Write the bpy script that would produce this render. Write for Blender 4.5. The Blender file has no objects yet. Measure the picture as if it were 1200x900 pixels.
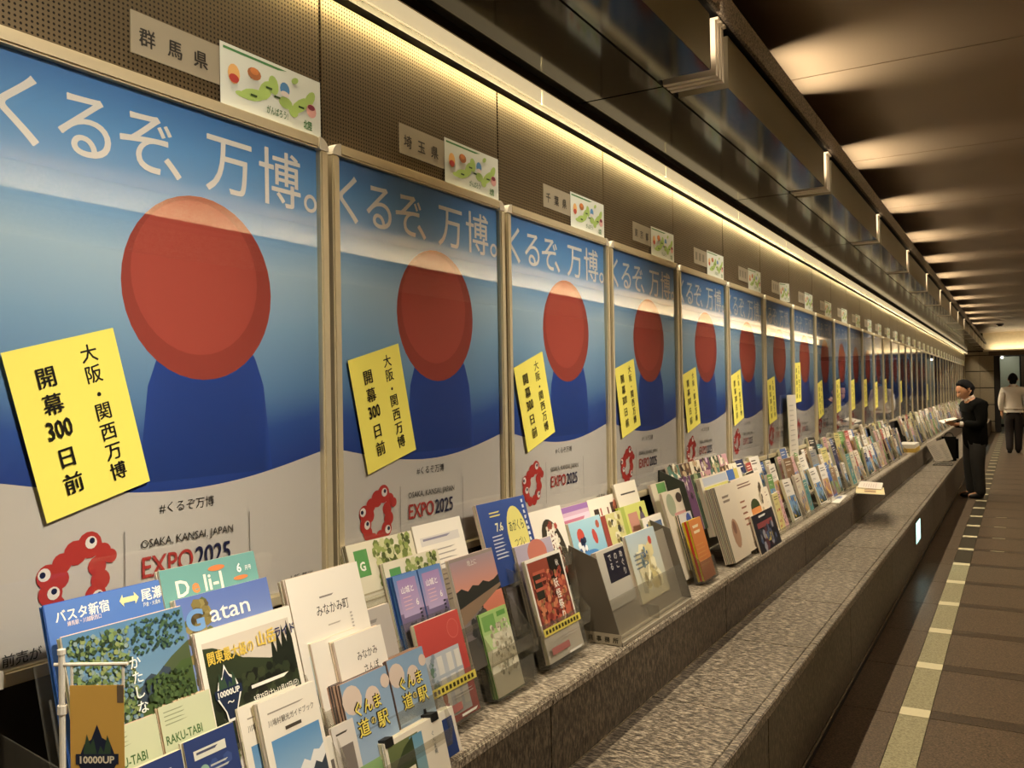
import bpy, bmesh, math, random
from mathutils import Vector, Matrix, Euler
R = math.radians
sc = bpy.context.scene
col = sc.collection

# ---------------------------------------------------------------- camera, world, lights, exposure
cam_d = bpy.data.cameras.new('camera'); cam = bpy.data.objects.new('camera', cam_d); col.objects.link(cam)
cam_d.sensor_width = 36; cam_d.lens = 1015.3 / 1200 * 36; cam_d.clip_start = 0.02; cam_d.clip_end = 200
_yaw, _pitch, _roll = R(30.2708), R(0.5498), R(-0.9564)
_f = Vector((-math.sin(_yaw) * math.cos(_pitch), math.cos(_yaw) * math.cos(_pitch), math.sin(_pitch)))
_r = Vector((math.cos(_yaw), math.sin(_yaw), 0)); _u = _r.cross(_f)
_r2 = _r * math.cos(_roll) + _u * math.sin(_roll); _u2 = _u * math.cos(_roll) - _r * math.sin(_roll)
cam.matrix_world = Matrix(((_r2.x, _u2.x, -_f.x, 1.436), (_r2.y, _u2.y, -_f.y, 0), (_r2.z, _u2.z, -_f.z, 1.5217), (0, 0, 0, 1)))
sc.camera = cam
sc.view_settings.view_transform = 'Standard'; sc.view_settings.look = 'None'
sc.view_settings.exposure = 0.06; sc.view_settings.gamma = 1
sc.cycles.transparent_max_bounces = 16; sc.cycles.max_bounces = 8
w = bpy.data.worlds.new('world'); sc.world = w; w.use_nodes = True
w.node_tree.nodes['Background'].inputs[0].default_value = (1, .8, .58, 1)
w.node_tree.nodes['Background'].inputs[1].default_value = 0.03
WARM = (1, .85, .60)
def area(name, loc, rot, sx, sy, power, color=WARM, spread=180):
    l = bpy.data.lights.new(name, 'AREA'); l.shape = 'RECTANGLE'; l.size = sx; l.size_y = sy
    l.energy = power; l.color = color; l.spread = R(spread)
    o = bpy.data.objects.new(name, l); col.objects.link(o); o.location = loc; o.rotation_euler = rot
    return o
POSTER_FILL_W = 9.0
P = .83                                    # poster spacing
Y_END = 31.4
CZ, MZ = 2.582, 3.16                       # low and main ceiling heights
RIB0, RIBP = 2.97, 1.965
COVE_W = 44.0                              # watts for each 4 m of the wall-top light strip
for i in range(8):
    area('cove_light', (.018, 1.2 + i * 4 - .2, 2.535), (0, R(-40), 0), .012, 4.0, COVE_W, WARM, 122)
for i in range(16):                        # unseen fill lamps added under the main ceiling to brighten the posters
    area('poster_fill_light', (2.1, -1.0 + i * 1.965, 3.10), (0, R(49), 0), .25, .25, POSTER_FILL_W, (1, .90, .74), 52)
for i in range(8):                         # unseen lamps added over the walkway as general fill
    area('walkway_fill_light', (3.2, 1.2 + i * 3.93, 3.13), (0, 0, 0), .3, .3, 11, (1, .84, .62), 150)
for i in range(2):                         # cove over the opposite wall
    area('opposite_cove_light', (4.32, 7 + i * 16, 2.96), (0, R(-150), 0), .05, 16, 170, WARM)

# ---------------------------------------------------------------- materials
def lin(c):
    if isinstance(c, str):
        c = [int(c[i:i + 2], 16) / 255 for i in (0, 2, 4)]
    return tuple((x / 12.92 if x <= .04045 else ((x + .055) / 1.055) ** 2.4) for x in c[:3]) + (1,)
def new_mat(name):
    m = bpy.data.materials.new(name); m.use_nodes = True; nt = m.node_tree
    return m, nt, nt.nodes['Principled BSDF']
def N(nt, t, **kw):
    n = nt.nodes.new(t)
    for k, v in kw.items():
        if k.startswith('i_'): n.inputs[int(k[2:])].default_value = v
        else: setattr(n, k, v)
    return n
def plain(name, c, rough=.5, metal=0, spec=.5, noise=.12, scale=12, emit=None, es=0, bump=0):
    m, nt, b = new_mat(name); L = nt.links
    c = lin(c); tc = N(nt, 'ShaderNodeTexCoord'); nz = N(nt, 'ShaderNodeTexNoise'); nz.inputs['Scale'].default_value = scale
    L.new(tc.outputs['Object'], nz.inputs['Vector'])
    mx = N(nt, 'ShaderNodeMix', data_type='RGBA'); L.new(nz.outputs['Fac'], mx.inputs[0])
    mx.inputs[6].default_value = tuple(x * (1 - noise) for x in c[:3]) + (1,)
    mx.inputs[7].default_value = tuple(min(1, x * (1 + noise)) for x in c[:3]) + (1,)
    L.new(mx.outputs[2], b.inputs['Base Color'])
    b.inputs['Roughness'].default_value = rough; b.inputs['Metallic'].default_value = metal
    b.inputs['Specular IOR Level'].default_value = spec
    if bump:
        bp = N(nt, 'ShaderNodeBump'); bp.inputs['Strength'].default_value = bump; bp.inputs['Distance'].default_value = .003
        L.new(nz.outputs['Fac'], bp.inputs['Height']); L.new(bp.outputs[0], b.inputs['Normal'])
    if emit:
        b.inputs['Emission Color'].default_value = lin(emit); b.inputs['Emission Strength'].default_value = es
    return m
def print_mat(name, rough, spec):
    m, nt, b = new_mat(name)
    a = N(nt, 'ShaderNodeVertexColor', layer_name='Col'); nt.links.new(a.outputs['Color'], b.inputs['Base Color'])
    b.inputs['Roughness'].default_value = rough; b.inputs['Specular IOR Level'].default_value = spec
    return m
def granite(name, c1, c2, c3, scale=(90, 30, 90), rough=.45, spec=.4, lo=.38, hi=.64):
    m, nt, b = new_mat(name); L = nt.links
    tc = N(nt, 'ShaderNodeTexCoord'); mp = N(nt, 'ShaderNodeMapping'); mp.inputs['Scale'].default_value = scale
    mp.inputs['Rotation'].default_value = (.3, .25, .5)
    L.new(tc.outputs['Object'], mp.inputs['Vector'])
    nz = N(nt, 'ShaderNodeTexNoise'); nz.inputs['Scale'].default_value = 1.6; nz.inputs['Detail'].default_value = 4; nz.inputs['Roughness'].default_value = .75
    L.new(mp.outputs[0], nz.inputs['Vector'])
    r = N(nt, 'ShaderNodeValToRGB'); L.new(nz.outputs['Fac'], r.inputs[0])
    e = r.color_ramp.elements; e[0].position = lo; e[0].color = lin(c1); e[1].position = hi; e[1].color = lin(c3)
    k = e.new(.5); k.color = lin(c2)
    L.new(r.outputs[0], b.inputs['Base Color'])
    bp = N(nt, 'ShaderNodeBump'); bp.inputs['Strength'].default_value = .25; bp.inputs['Distance'].default_value = .001
    L.new(nz.outputs['Fac'], bp.inputs['Height']); L.new(bp.outputs[0], b.inputs['Normal'])
    b.inputs['Roughness'].default_value = rough; b.inputs['Specular IOR Level'].default_value = spec
    return m
def glassy(name, tint, refl_rough=.02, ior=1.5, haze=0.0, hazecol='c8c4b8'):
    m, nt, b = new_mat(name); L = nt.links; nt.nodes.remove(b)
    out = nt.nodes['Material Output']
    tr = N(nt, 'ShaderNodeBsdfTransparent'); tr.inputs[0].default_value = tint + (1,)
    gl = N(nt, 'ShaderNodeBsdfAnisotropic'); gl.inputs['Roughness'].default_value = refl_rough
    lw = N(nt, 'ShaderNodeLayerWeight'); pw = N(nt, 'ShaderNodeMath', operation='POWER'); pw.inputs[1].default_value = 5
    lw.inputs[0].default_value = .5; L.new(lw.outputs['Facing'], pw.inputs[0]); f0 = ((ior - 1) / (ior + 1)) ** 2
    fr = N(nt, 'ShaderNodeMath', operation='MULTIPLY_ADD'); fr.inputs[1].default_value = 1 - f0; fr.inputs[2].default_value = f0; L.new(pw.outputs[0], fr.inputs[0])
    mx = N(nt, 'ShaderNodeMixShader'); L.new(fr.outputs[0], mx.inputs[0]); L.new(gl.outputs[0], mx.inputs[2])
    if haze:
        df = N(nt, 'ShaderNodeBsdfDiffuse'); df.inputs[0].default_value = lin(hazecol)
        m2 = N(nt, 'ShaderNodeMixShader'); m2.inputs[0].default_value = haze
        L.new(tr.outputs[0], m2.inputs[1]); L.new(df.outputs[0], m2.inputs[2]); L.new(m2.outputs[0], mx.inputs[1])
    else: L.new(tr.outputs[0], mx.inputs[1])
    L.new(mx.outputs[0], out.inputs[0])
    return m
def perforated():
    m, nt, b = new_mat('perforated bronze sheet'); L = nt.links
    g = N(nt, 'ShaderNodeNewGeometry'); s = N(nt, 'ShaderNodeSeparateXYZ'); L.new(g.outputs['Position'], s.inputs[0])
    def mth(op, a, bb=None, c=None):
        n = N(nt, 'ShaderNodeMath', operation=op)
        for i, v in enumerate((a, bb, c)):
            if v is None: continue
            if isinstance(v, (int, float)): n.inputs[i].default_value = v
            else: L.new(v, n.inputs[i])
        return n.outputs[0]
    pit = .0098
    fy = mth('SUBTRACT', mth('FRACT', mth('DIVIDE', s.outputs[1], pit)), .5)
    fz = mth('SUBTRACT', mth('FRACT', mth('DIVIDE', s.outputs[2], pit)), .5)
    d = mth('SQRT', mth('ADD', mth('MULTIPLY', fy, fy), mth('MULTIPLY', fz, fz)))
    hole = mth('LESS_THAN', d, .25)
    mx = N(nt, 'ShaderNodeMix', data_type='RGBA'); L.new(hole, mx.inputs[0])
    mx.inputs[6].default_value = lin('64563f'); mx.inputs[7].default_value = lin('1c140d')
    L.new(mx.outputs[2], b.inputs['Base Color'])
    b.inputs['Metallic'].default_value = .55
    rr = mth('MULTIPLY_ADD', hole, .4, .40); L.new(rr, b.inputs['Roughness'])
    return m
M = {}
M['print'] = print_mat('printed paper', .42, .35)
M['poster'] = print_mat('printed poster', .5, .3)
M['perf'] = perforated()
M['alu'] = plain('brushed champagne aluminium', 'd2c4a2', .38, .35, noise=.06, scale=40)
M['cap'] = plain('pale corner cap', 'e6decb', .35, .3, noise=.04)
M['bronze'] = plain('dark bronze metal', '5b4c3c', .35, .7, noise=.1)
M['lowceil'] = plain('dark glossy ceiling panel', '35332f', .10, .7, noise=.08, scale=3)
M['sidepanel'] = plain('olive metal side panel', '6a5f44', .5, .2, noise=.08, scale=3)
M['mainceil'] = plain('brown metal ceiling panel', 'a18c70', .38, .35, noise=.06, scale=2)
M['trimdark'] = plain('dull brass trim', '5c4f3a', .5, .3)
M['black'] = plain('black paint', '0b0907', .6)
M['dark'] = plain('dark recess', '17120d', .7)
M['rib'] = plain('pale diffuser fin', 'cdbfa6', .45, .2, noise=.05)
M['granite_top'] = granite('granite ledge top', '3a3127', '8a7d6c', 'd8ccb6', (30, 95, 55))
M['granite_shaded'] = granite('shaded granite face', '211c16', '4c4236', '786b58', (70, 70, 24))  # same granite as the ledge top, darkened to put in the faces' shade
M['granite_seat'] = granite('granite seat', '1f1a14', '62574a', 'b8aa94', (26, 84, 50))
M['polished'] = plain('polished metal edge', 'cfc4ae', .16, .9, noise=.04)
M['granite_beam'] = granite('granite beam', '3a3129', '75695b', 'a39583', (90, 60, 90), .6)
M['stone'] = plain('dressed stone course', '8d8069', .7, noise=.14, scale=25, bump=.3)
M['opp_granite'] = granite('opposite stone frieze', '8a7d68', 'c4b59a', 'ece0c8', (40, 40, 40), .7)
M['floor_tile'] = granite('brown floor granite', '2c231b', '594938', '7e6a55', (70, 70, 70), .38, .5)
M['floor_band'] = granite('dark floor granite', '241c16', '463a2e', '64533f', (70, 70, 70), .35, .5)
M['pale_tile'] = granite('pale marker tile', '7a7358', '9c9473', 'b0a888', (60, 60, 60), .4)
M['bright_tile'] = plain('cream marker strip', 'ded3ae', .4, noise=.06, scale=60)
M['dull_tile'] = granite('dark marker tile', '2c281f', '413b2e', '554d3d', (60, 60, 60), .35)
M['glass'] = glassy('poster acrylic glazing', (.97, .97, .97), .012, 1.52)
M['clear'] = glassy('clear acrylic', (.90, .89, .86), .06, 1.45, .07)
M['steel'] = plain('grey powder-coated steel', '6e675c', .5, .3, noise=.05)
M['steelpale'] = plain('pale brushed steel', 'c3b9a6', .35, .6, noise=.05)
M['white_plastic'] = plain('white plastic', 'd9d2c4', .4, noise=.03)
M['strip'] = plain('glowing light strip', 'fff0c8', .5, emit='ffe4b0', es=.62)
M['lens'] = plain('lit footlight lens', 'd8efe6', .3, emit='bff0e6', es=1.6)
M['spot'] = plain('lit small spot', 'ffffff', .3, emit='fff8e6', es=6)
M['oppwall'] = plain('opposite wall panel', '6e604c', .5, .1)
M['green_panel'] = plain('pale green glass panel', 'a3a893', .4, noise=.1, scale=2)
M['skin'] = plain('skin', 'b98560', .5, noise=.06)
M['suit'] = plain('black suit cloth', '100f0c', 1, 0, .1, noise=.2, scale=30)
M['grey_trousers'] = plain('charcoal trouser cloth', '2a2722', .85, noise=.2, scale=30)
M['dark_trousers'] = plain('dark brown trouser cloth', '241b17', .85, noise=.2, scale=30)
M['shirt'] = plain('white shirt cloth', 'd8cdbb', .8, noise=.05, scale=20)
M['hair'] = plain('black hair', '0d0a08', .85, 0, .15, noise=.3, scale=60)
M['shoe'] = plain('black leather', '0c0b0a', .35)
M['eye'] = plain('eye white', 'd8d4cc', .3)

# ---------------------------------------------------------------- mesh helpers
def tag(o, label=None, cat=None, group=None, kind=None):
    for k, v in (('label', label), ('category', cat), ('group', group), ('kind', kind)):
        if v: o[k] = v
    return o
class MB:
    """collects shapes; vertex colours optional"""
    def __init__(s): s.v = []; s.f = []; s.c = []
    def add(s, vs, fs, c=None):
        n = len(s.v); s.v += [tuple(x) for x in vs]; s.f += [tuple(i + n for i in q) for q in fs]
        if c is not None: s.c += c if isinstance(c, list) else [c] * len(vs)
    def box(s, x0, y0, z0, x1, y1, z1, c=None, m=None):
        vs = [Vector(p) for p in ((x0, y0, z0), (x1, y0, z0), (x1, y1, z0), (x0, y1, z0), (x0, y0, z1), (x1, y0, z1), (x1, y1, z1), (x0, y1, z1))]
        if m: vs = [m @ p for p in vs]
        s.add(vs, [(0, 3, 2, 1), (4, 5, 6, 7), (0, 1, 5, 4), (1, 2, 6, 5), (2, 3, 7, 6), (3, 0, 4, 7)], c)
    def prism(s, prof, y0, y1, c=None):          # profile in x,z, extruded along y
        n = len(prof)
        s.add([(x, y0, z) for x, z in prof] + [(x, y1, z) for x, z in prof],
              [tuple(range(n)), tuple(range(2 * n - 1, n - 1, -1))] + [(i, i + n, (i + 1) % n + n, (i + 1) % n) for i in range(n)], c)
    def tube(s, p, q, r, n=8, c=None):
        p, q = Vector(p), Vector(q); d = (q - p).normalized()
        a = d.orthogonal().normalized(); b = d.cross(a)
        vs = [pt + (a * math.cos(2 * math.pi * i / n) + b * math.sin(2 * math.pi * i / n)) * r for pt in (p, q) for i in range(n)]
        s.add(vs, [(i, (i + 1) % n, (i + 1) % n + n, i + n) for i in range(n)] + [tuple(range(n - 1, -1, -1)), tuple(range(n, 2 * n))], c)
    def mesh(s, name, mat):
        me = bpy.data.meshes.new(name); me.from_pydata(s.v, [], s.f); me.materials.append(mat)
        if s.c:
            a = me.color_attributes.new('Col', 'FLOAT_COLOR', 'POINT')
            a.data.foreach_set('color', [k for c in s.c for k in c])
        me.update(); return me
def put(name, me, parent=None, loc=(0, 0, 0), rot=(0, 0, 0)):
    o = bpy.data.objects.new(name, me); col.objects.link(o); o.location = loc; o.rotation_euler = rot
    if parent: o.parent = parent
    return o
def empty(name, loc=(0, 0, 0), rot=(0, 0, 0)):
    o = bpy.data.objects.new(name, None); col.objects.link(o); o.location = loc; o.rotation_euler = rot
    o.empty_display_size = .05; return o
def boxmesh(name, mat, *b, bevel=0):
    m = MB(); m.box(*b); me = m.mesh(name, mat)
    if bevel:
        bm = bmesh.new(); bm.from_mesh(me); bmesh.ops.bevel(bm, geom=bm.edges[:], offset=bevel, segments=2, affect='EDGES')
        bm.to_mesh(me); bm.free()
    return me
_tx = {}
def glyphs(s, bold, res=2):
    k = (s, bold, res)
    if k not in _tx:
        c = bpy.data.curves.new('t', 'FONT'); c.body = s; c.resolution_u = res; c.offset = bold
        o = bpy.data.objects.new('t', c); me = o.to_mesh()
        vs = [(v.co.x, v.co.y) for v in me.vertices]; fs = [tuple(p.vertices) for p in me.polygons]
        o.to_mesh_clear(); bpy.data.objects.remove(o); bpy.data.curves.remove(c)
        xs = [v[0] for v in vs] or [0]; _tx[k] = (vs, fs, min(xs), max(xs))
    return _tx[k]
_lin0 = lin
def ink(c):
    r, g_, b, _ = _lin0(c); l = .3 * r + .6 * g_ + .1 * b; k = .16
    return (r * (1 - k) + l * k * 1.05, g_ * (1 - k) + l * k, b * (1 - k) + l * k * .9, 1)
class Canvas(MB):
    """flat print: u right (+y), v up (+z), facing +x. u, v in 0..1 of w, h; layers stacked a hair apart"""
    def __init__(s, w, h, bg=None, c2=None, x=0.0, lay=.00012):
        super().__init__(); s.w, s.h, s.x, s.lay = w, h, x, lay
        if bg: s.rect(0, 0, 1, 1, bg, c2)
    def _p(s, u, v): return (s.x, (u - .5) * s.w, v * s.h)
    def _n(s): s.x += s.lay
    def rect(s, u0, v0, u1, v1, c, c2=None):     # c bottom, c2 top
        a = ink(c); b = ink(c2) if c2 else a
        s.add([s._p(u0, v0), s._p(u1, v0), s._p(u1, v1), s._p(u0, v1)], [(0, 1, 2, 3)], [a, a, b, b]); s._n(); return s
    def poly(s, pts, c):
        s.add([s._p(*p) for p in pts], [tuple(range(len(pts)))], ink(c)); s._n(); return s
    def ell(s, u, v, ru, rv=None, c='ffffff', n=18, rot=0):
        rv = ru * s.w / s.h if rv is None else rv
        pts = []
        for i in range(n):
            t = 2 * math.pi * i / n; a, b = math.cos(t) * ru * s.w, math.sin(t) * rv * s.h
            pts.append((s.x, (u - .5) * s.w + a * math.cos(rot) - b * math.sin(rot), v * s.h + a * math.sin(rot) + b * math.cos(rot)))
        s.add(pts, [tuple(range(n))], ink(c)); s._n(); return s
    def ridge(s, u0, u1, v0, hs, c, c2=None):    # silhouette with heights hs
        n = len(hs); a = ink(c); b = ink(c2) if c2 else a
        vs = [s._p(u0 + (u1 - u0) * i / (n - 1), v0) for i in range(n)] + [s._p(u0 + (u1 - u0) * i / (n - 1), hs[i]) for i in range(n)]
        s.add(vs, [(i, i + 1, i + 1 + n, i + n) for i in range(n - 1)], [a] * n + [b] * n); s._n(); return s
    def blobs(s, u0, v0, u1, v1, cols, n, r, seed=1, k=6):
        g = random.Random(seed)
        for i in range(n):
            u, v = g.uniform(u0 + r, u1 - r), g.uniform(v0, v1); q = r * g.uniform(.5, 1); cc = ink(g.choice(cols))
            s.add([s._p(u + q * math.cos(6.283 * j / k + i), v + q * s.w / s.h * math.sin(6.283 * j / k + i)) for j in range(k)], [tuple(range(k))], cc)
            if i % 8 == 0: s.x += s.lay / 4
        s._n(); return s
    def text(s, t, u, v, size, c, al='l', bold=0, rot=0, sx=1, vert=False):   # size in fraction of height; v = baseline
        if vert:
            for i, ch in enumerate(t): s.text(ch, u, v - i * size * 1.08, size, c, 'c', bold, rot)
            return s
        S = size * s.h; cjk = any(ord(ch) > 0x2E80 for ch in t); shifts = [(0, 0)]
        if cjk and bold: b_ = min(bold, .022); shifts = [(-b_, -b_ * .5), (b_, -b_ * .5), (0, b_)]; bold = 0
        vs0, fs, x0, x1 = glyphs(t, bold, 5 if S > .05 else 2)
        off = {'l': 0, 'c': -(x0 + x1) / 2, 'r': -x1}[al]; ca, sa = math.cos(rot), math.sin(rot)
        for dx, dy in shifts:
            vs = [(x + dx, y + dy) for x, y in vs0]
            s.add([(s.x, (u - .5) * s.w + (x + off) * S * sx * ca - y * S * sa, v * s.h + (x + off) * S * sx * sa + y * S * ca) for x, y in vs], fs, ink(c)); s.x += s.lay * .3
        s._n(); return s
    def lines(s, u0, u1, v0, v1, n, c, th=.35, seed=3):
        g = random.Random(seed)
        for i in range(n):
            v = v1 - (v1 - v0) * (i + .5) / n; t = (v1 - v0) / n * th
            s.add([s._p(u0, v), s._p(u0 + (u1 - u0) * g.uniform(.6, 1), v), s._p(u1 if 0 else u0 + (u1 - u0) * g.uniform(.6, 1), v + t), s._p(u0, v + t)], [(0, 1, 2, 3)], ink(c))
        s._n(); return s

ORD = ['zeroth', 'first', 'second', 'third', 'fourth', 'fifth', 'sixth', 'seventh', 'eighth', 'ninth', 'tenth', 'eleventh', 'twelfth', 'thirteenth', 'fourteenth', 'fifteenth', 'sixteenth', 'seventeenth', 'eighteenth', 'nineteenth', 'twentieth'] + ['twenty-' + x for x in ('first', 'second', 'third', 'fourth', 'fifth', 'sixth', 'seventh', 'eighth', 'ninth')] + ['thirtieth'] + ['thirty-' + x for x in ('first', 'second', 'third', 'fourth', 'fifth', 'sixth', 'seventh', 'eighth')]
# ---------------------------------------------------------------- the setting
def structure(name, me, parent=None, loc=(0, 0, 0)):
    o = put(name, me, parent, loc)
    if not parent: o['kind'] = 'structure'
    return o
# floor: base slab + tiles
FX1 = 4.6
fl = structure('floor', boxmesh('floor', M['dark'], -.3, -4, -.12, FX1, 36, -.006))
def tile_loop():
    strip = boxmesh('marker_strip', M['bright_tile'], .93, 0, -.008, 1.056, .108, .0005)
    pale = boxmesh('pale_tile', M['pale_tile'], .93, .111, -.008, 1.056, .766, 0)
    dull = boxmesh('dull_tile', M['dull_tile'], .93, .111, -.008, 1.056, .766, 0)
    t1 = boxmesh('floor_tile', M['floor_tile'], 1.059, .111, -.008, 1.9, .766, 0)
    t2 = boxmesh('floor_tile', M['floor_tile'], 1.903, .111, -.008, 2.75, .766, 0)
    t3 = boxmesh('floor_tile', M['floor_tile'], 2.753, .111, -.008, FX1, .766, 0)
    b1 = boxmesh('floor_band', M['floor_band'], 1.059, .002, -.008, 1.9, .108, 0)
    b2 = boxmesh('floor_band', M['floor_band'], 1.903, .002, -.008, FX1, .108, 0)
    mk = boxmesh('marker_strip', M['bright_tile'], 1.19, .03, -.008, 1.30, .05, .0008)
    edge = boxmesh('floor_tile', M['floor_tile'], .60, .002, -.008, .927, .766, 0)
    for i in range(-9, 41):
        y = 4.38 + .769 * i
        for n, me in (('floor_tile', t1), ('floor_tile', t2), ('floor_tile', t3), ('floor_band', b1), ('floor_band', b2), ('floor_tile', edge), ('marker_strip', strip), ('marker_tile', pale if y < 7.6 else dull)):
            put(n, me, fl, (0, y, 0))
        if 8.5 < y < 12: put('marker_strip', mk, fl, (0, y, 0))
tile_loop()
# left wall: dark backing, perforated panels one by one
wl = structure('wall_left', boxmesh('wall_left', M['dark'], -.30, -4, -.1, -.035, Y_END + .05, 3.3))
pm = boxmesh('wall_panel', M['perf'], -.035, .003, 2.05, -.010, P - .003, 2.50, bevel=.0015)
lm = boxmesh('wall_panel', M['dark'], -.035, .003, .60, -.012, P - .003, 2.045)
for i in range(-3, 37):
    y = .763 + P * i - .012
    if y > Y_END - .2: break
    put('wall_panel', pm, wl, (0, y, 0)); put('wall_panel', lm, wl, (0, y, 0))
# wall-top light fitting
t = structure('trim_shield', boxmesh('trim', M['black'], -.03, -1, 2.509, .009, Y_END, 2.553))  # black shield added to keep the strip's light off the wall top
t = structure('trim_2', boxmesh('trim', M['bronze'], -.02, -1, 2.5535, .057, Y_END, 2.5815))
cs = empty('cove_strip_lamp', (0, 0, 0)); tag(cs, 'long glowing warm light strip running along the top of the poster wall', 'light strip')
for i in range(27):
    y0 = -1 + i * 1.2
    put('diffuser', boxmesh('diffuser', M['strip'], .048, .002, 2.499, .056, 1.198, 2.553, bevel=.003) if i == 0 else bpy.data.objects['diffuser'].data, cs, (0, y0, 0))
# low dark ceiling, panel by panel
lc = structure('ceiling', boxmesh('ceiling', M['dark'], -.3, -4, 2.60, .36, Y_END, 2.80))
lcp = boxmesh('ceiling_panel', M['lowceil'], -.03, .004, CZ, .383, RIBP - .004, CZ + .02, bevel=.0015)
m = MB(); m.prism([(.391, CZ), (.575, CZ), (.575, 2.767), (.545, 2.767), (.545, CZ + .02), (.391, CZ + .02)], .055, RIBP - .155)
mod = m.mesh('ceiling_panel', M['sidepanel'])
bm = bmesh.new(); bm.from_mesh(mod)
bm.free()
mm = MB(); mm.box(.391, .055, CZ - .0012, .5735, RIBP - .155, CZ)
mod_under = mm.mesh('underside_panel', M['lowceil'])
def fin(k):
    q = MB(); y = k * .036
    o = .004 * (2 - k)
    prof = [(.389, CZ - .001), (.577, CZ - .001), (.577, 2.768), (.588, 2.768), (.588, 2.776), (.560, 2.776), (.560, CZ + .022), (.389, CZ + .022)]
    q.prism(prof, y, y + .022)
    return q.mesh('fin', M['rib'])
fins = [fin(k) for k in range(3)]
for i in range(-3, 15):
    y = RIB0 + RIBP * i
    if y + RIBP > Y_END + 1.9: break
    put('ceiling_panel', lcp, lc, (0, y - .085, 0))
    if y + RIBP < Y_END + .3:
        a = put('ceiling_panel', mod, lc, (0, y, 0)); put('underside_panel', mod_under, a)
for i in range(-1, 15):
    y = RIB0 + RIBP * i - .10
    if y > Y_END - .2: break
    f = empty('linear_air_diffuser', (0, y, 0))
    tag(f, 'L-shaped ceiling diffuser with three pale fins, %s from the camera' % ('just out of view' if i < 0 else ('first', 'second', 'third', 'fourth', 'fifth', 'sixth', 'seventh', 'eighth', 'ninth', 'tenth', 'eleventh', 'twelfth', 'thirteenth', 'fourteenth', 'fifteenth')[i]), 'air diffuser', 'slot diffusers along the ceiling edge')
    for me in fins: put('fin', me, f)
    area('slot_light', (.56, y - .035, 2.73), (R(90), 0, 0), .16, .16, .28, (1, .80, .58), 150) if i < 9 else None
    if i < 12:
        hs = MB(); hs.box(.12, 1.37, 2.805, .15, 2.16, 3.12); hs.box(.15, 1.37, 2.805, .35, 1.395, 3.135); hs.box(.15, 2.135, 2.805, .35, 2.16, 3.135); hs.box(.35, 1.37, 2.87, .41, 1.395, 3.135); hs.box(.35, 2.135, 2.87, .41, 2.16, 3.135); hs.box(.15, 1.395, 2.805, .35, 2.135, 2.82)
        u = put('uplight_baffle_tray', hs.mesh('uplight_baffle_tray', M['black']), None, (0, y, 0))  # unseen tray, its baffles added to cut the uplight into ceiling patches
        tag(u, 'unseen dark tray added to shape the uplight above the low ceiling, behind the %s slot diffuser from the camera' % (ORD[i + 1] if i >= 0 else 'nearest unseen'), 'uplight', 'added uplight-shaping trays above the low ceiling')
        area('tray_lamp', (.20, y + 1.765, 2.88), (0, R(-124), 0), .05, .68, 4.2, (1, .87, .70), 50)
gap = structure('trim_3', boxmesh('trim', M['black'], .36, -4, 2.815, .575, Y_END, 2.86))
gb = structure('trim_4', boxmesh('granite_beam', M['black'], .575, -4, 2.79, .592, Y_END, 2.86))
m = boxmesh('stone_slab', M['granite_beam'], .590, .002, 2.777, .606, RIBP - .002, 2.868, bevel=.002)
for i in range(-3, 15):
    if RIB0 + RIBP * (i + 1) < Y_END + .5: put('stone_slab', m, gb, (0, RIB0 + RIBP * i - .5, 0))
mc = structure('ceiling_main', boxmesh('ceiling_main', M['dark'], .1, -4, MZ + .02, FX1, Y_END + .1, MZ + .2))
mp1 = boxmesh('ceiling_panel', M['mainceil'], .1, .004, MZ, 2.1, RIBP - .004, MZ + .02, bevel=.0015)
mp2 = boxmesh('ceiling_panel', M['mainceil'], 2.105, .004, MZ, FX1, RIBP - .004, MZ + .02, bevel=.0015)
for i in range(-4, 15):
    put('ceiling_panel', mp1, mc, (0, 2.775 + RIBP * i, 0)); put('ceiling_panel', mp2, mc, (0, 2.775 + RIBP * i, 0))
structure('wall_back', boxmesh('wall_back', M['oppwall'], -.3, -4.2, -.1, FX1 + .2, -4, 3.3))
ow = structure('wall_right', boxmesh('wall_right', M['oppwall'], 4.5, -4, -.1, 4.7, 36, 3.3))
fr = boxmesh('stone_course', M['opp_granite'], 4.44, .003, 2.66, 4.5, 1.2, 3.159)
pn = boxmesh('wall_panel', M['oppwall'], 4.47, .003, .1, 4.5, 1.2, 2.655)
for i in range(30):
    put('stone_course', fr, ow, (0, -4 + i * 1.203, 0)); put('wall_panel', pn, ow, (0, -4 + i * 1.203, 0))
structure('trim_5', boxmesh('cove_trough', M['bronze'], 4.25, -4, 2.88, 4.44, Y_END, 2.92))
# end wall
we = structure('wall_end', boxmesh('wall_end', M['dark'], -.3, Y_END + .03, -.1, .80, Y_END + .2, 3.3))
zz = [-.0, .35, .88, 1.41, 1.94, 2.45, 2.57]
for a, b in zip(zz, zz[1:]):
    for x0, x1 in ((-.03, .395), (.403, .79)):
        put('stone_course', boxmesh('stone_course', M['stone'], x0, Y_END - .03, a + .012, x1, Y_END + .04, b - .012, bevel=.004), we)
structure('wall_end_header', boxmesh('wall_end_header', plain('cream header wall', 'cdbd9a', .6), .5, Y_END + .02, 2.5, FX1, Y_END + .2, 3.16))
structure('trim_6', boxmesh('header_ledge', M['bronze'], .66, Y_END - .22, 2.42, FX1, Y_END + .06, 2.56))
area('header_cove_lamp', (1.8, Y_END - .10, 2.60), (R(180), 0, 0), 2.2, .05, 15, WARM)
d = structure('door_1', boxmesh('door_frame', M['dark'], .80, Y_END, 0, .96, Y_END + .25, 2.42))
gp = structure('wall_far', boxmesh('wall_far', M['dark'], .3, 35.6, 0, FX1, 35.8, 3.0))
put('glazed_panel', boxmesh('glazed_panel', M['green_panel'], .80, 35.52, .1, 1.50, 35.6, 2.5), gp)
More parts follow.
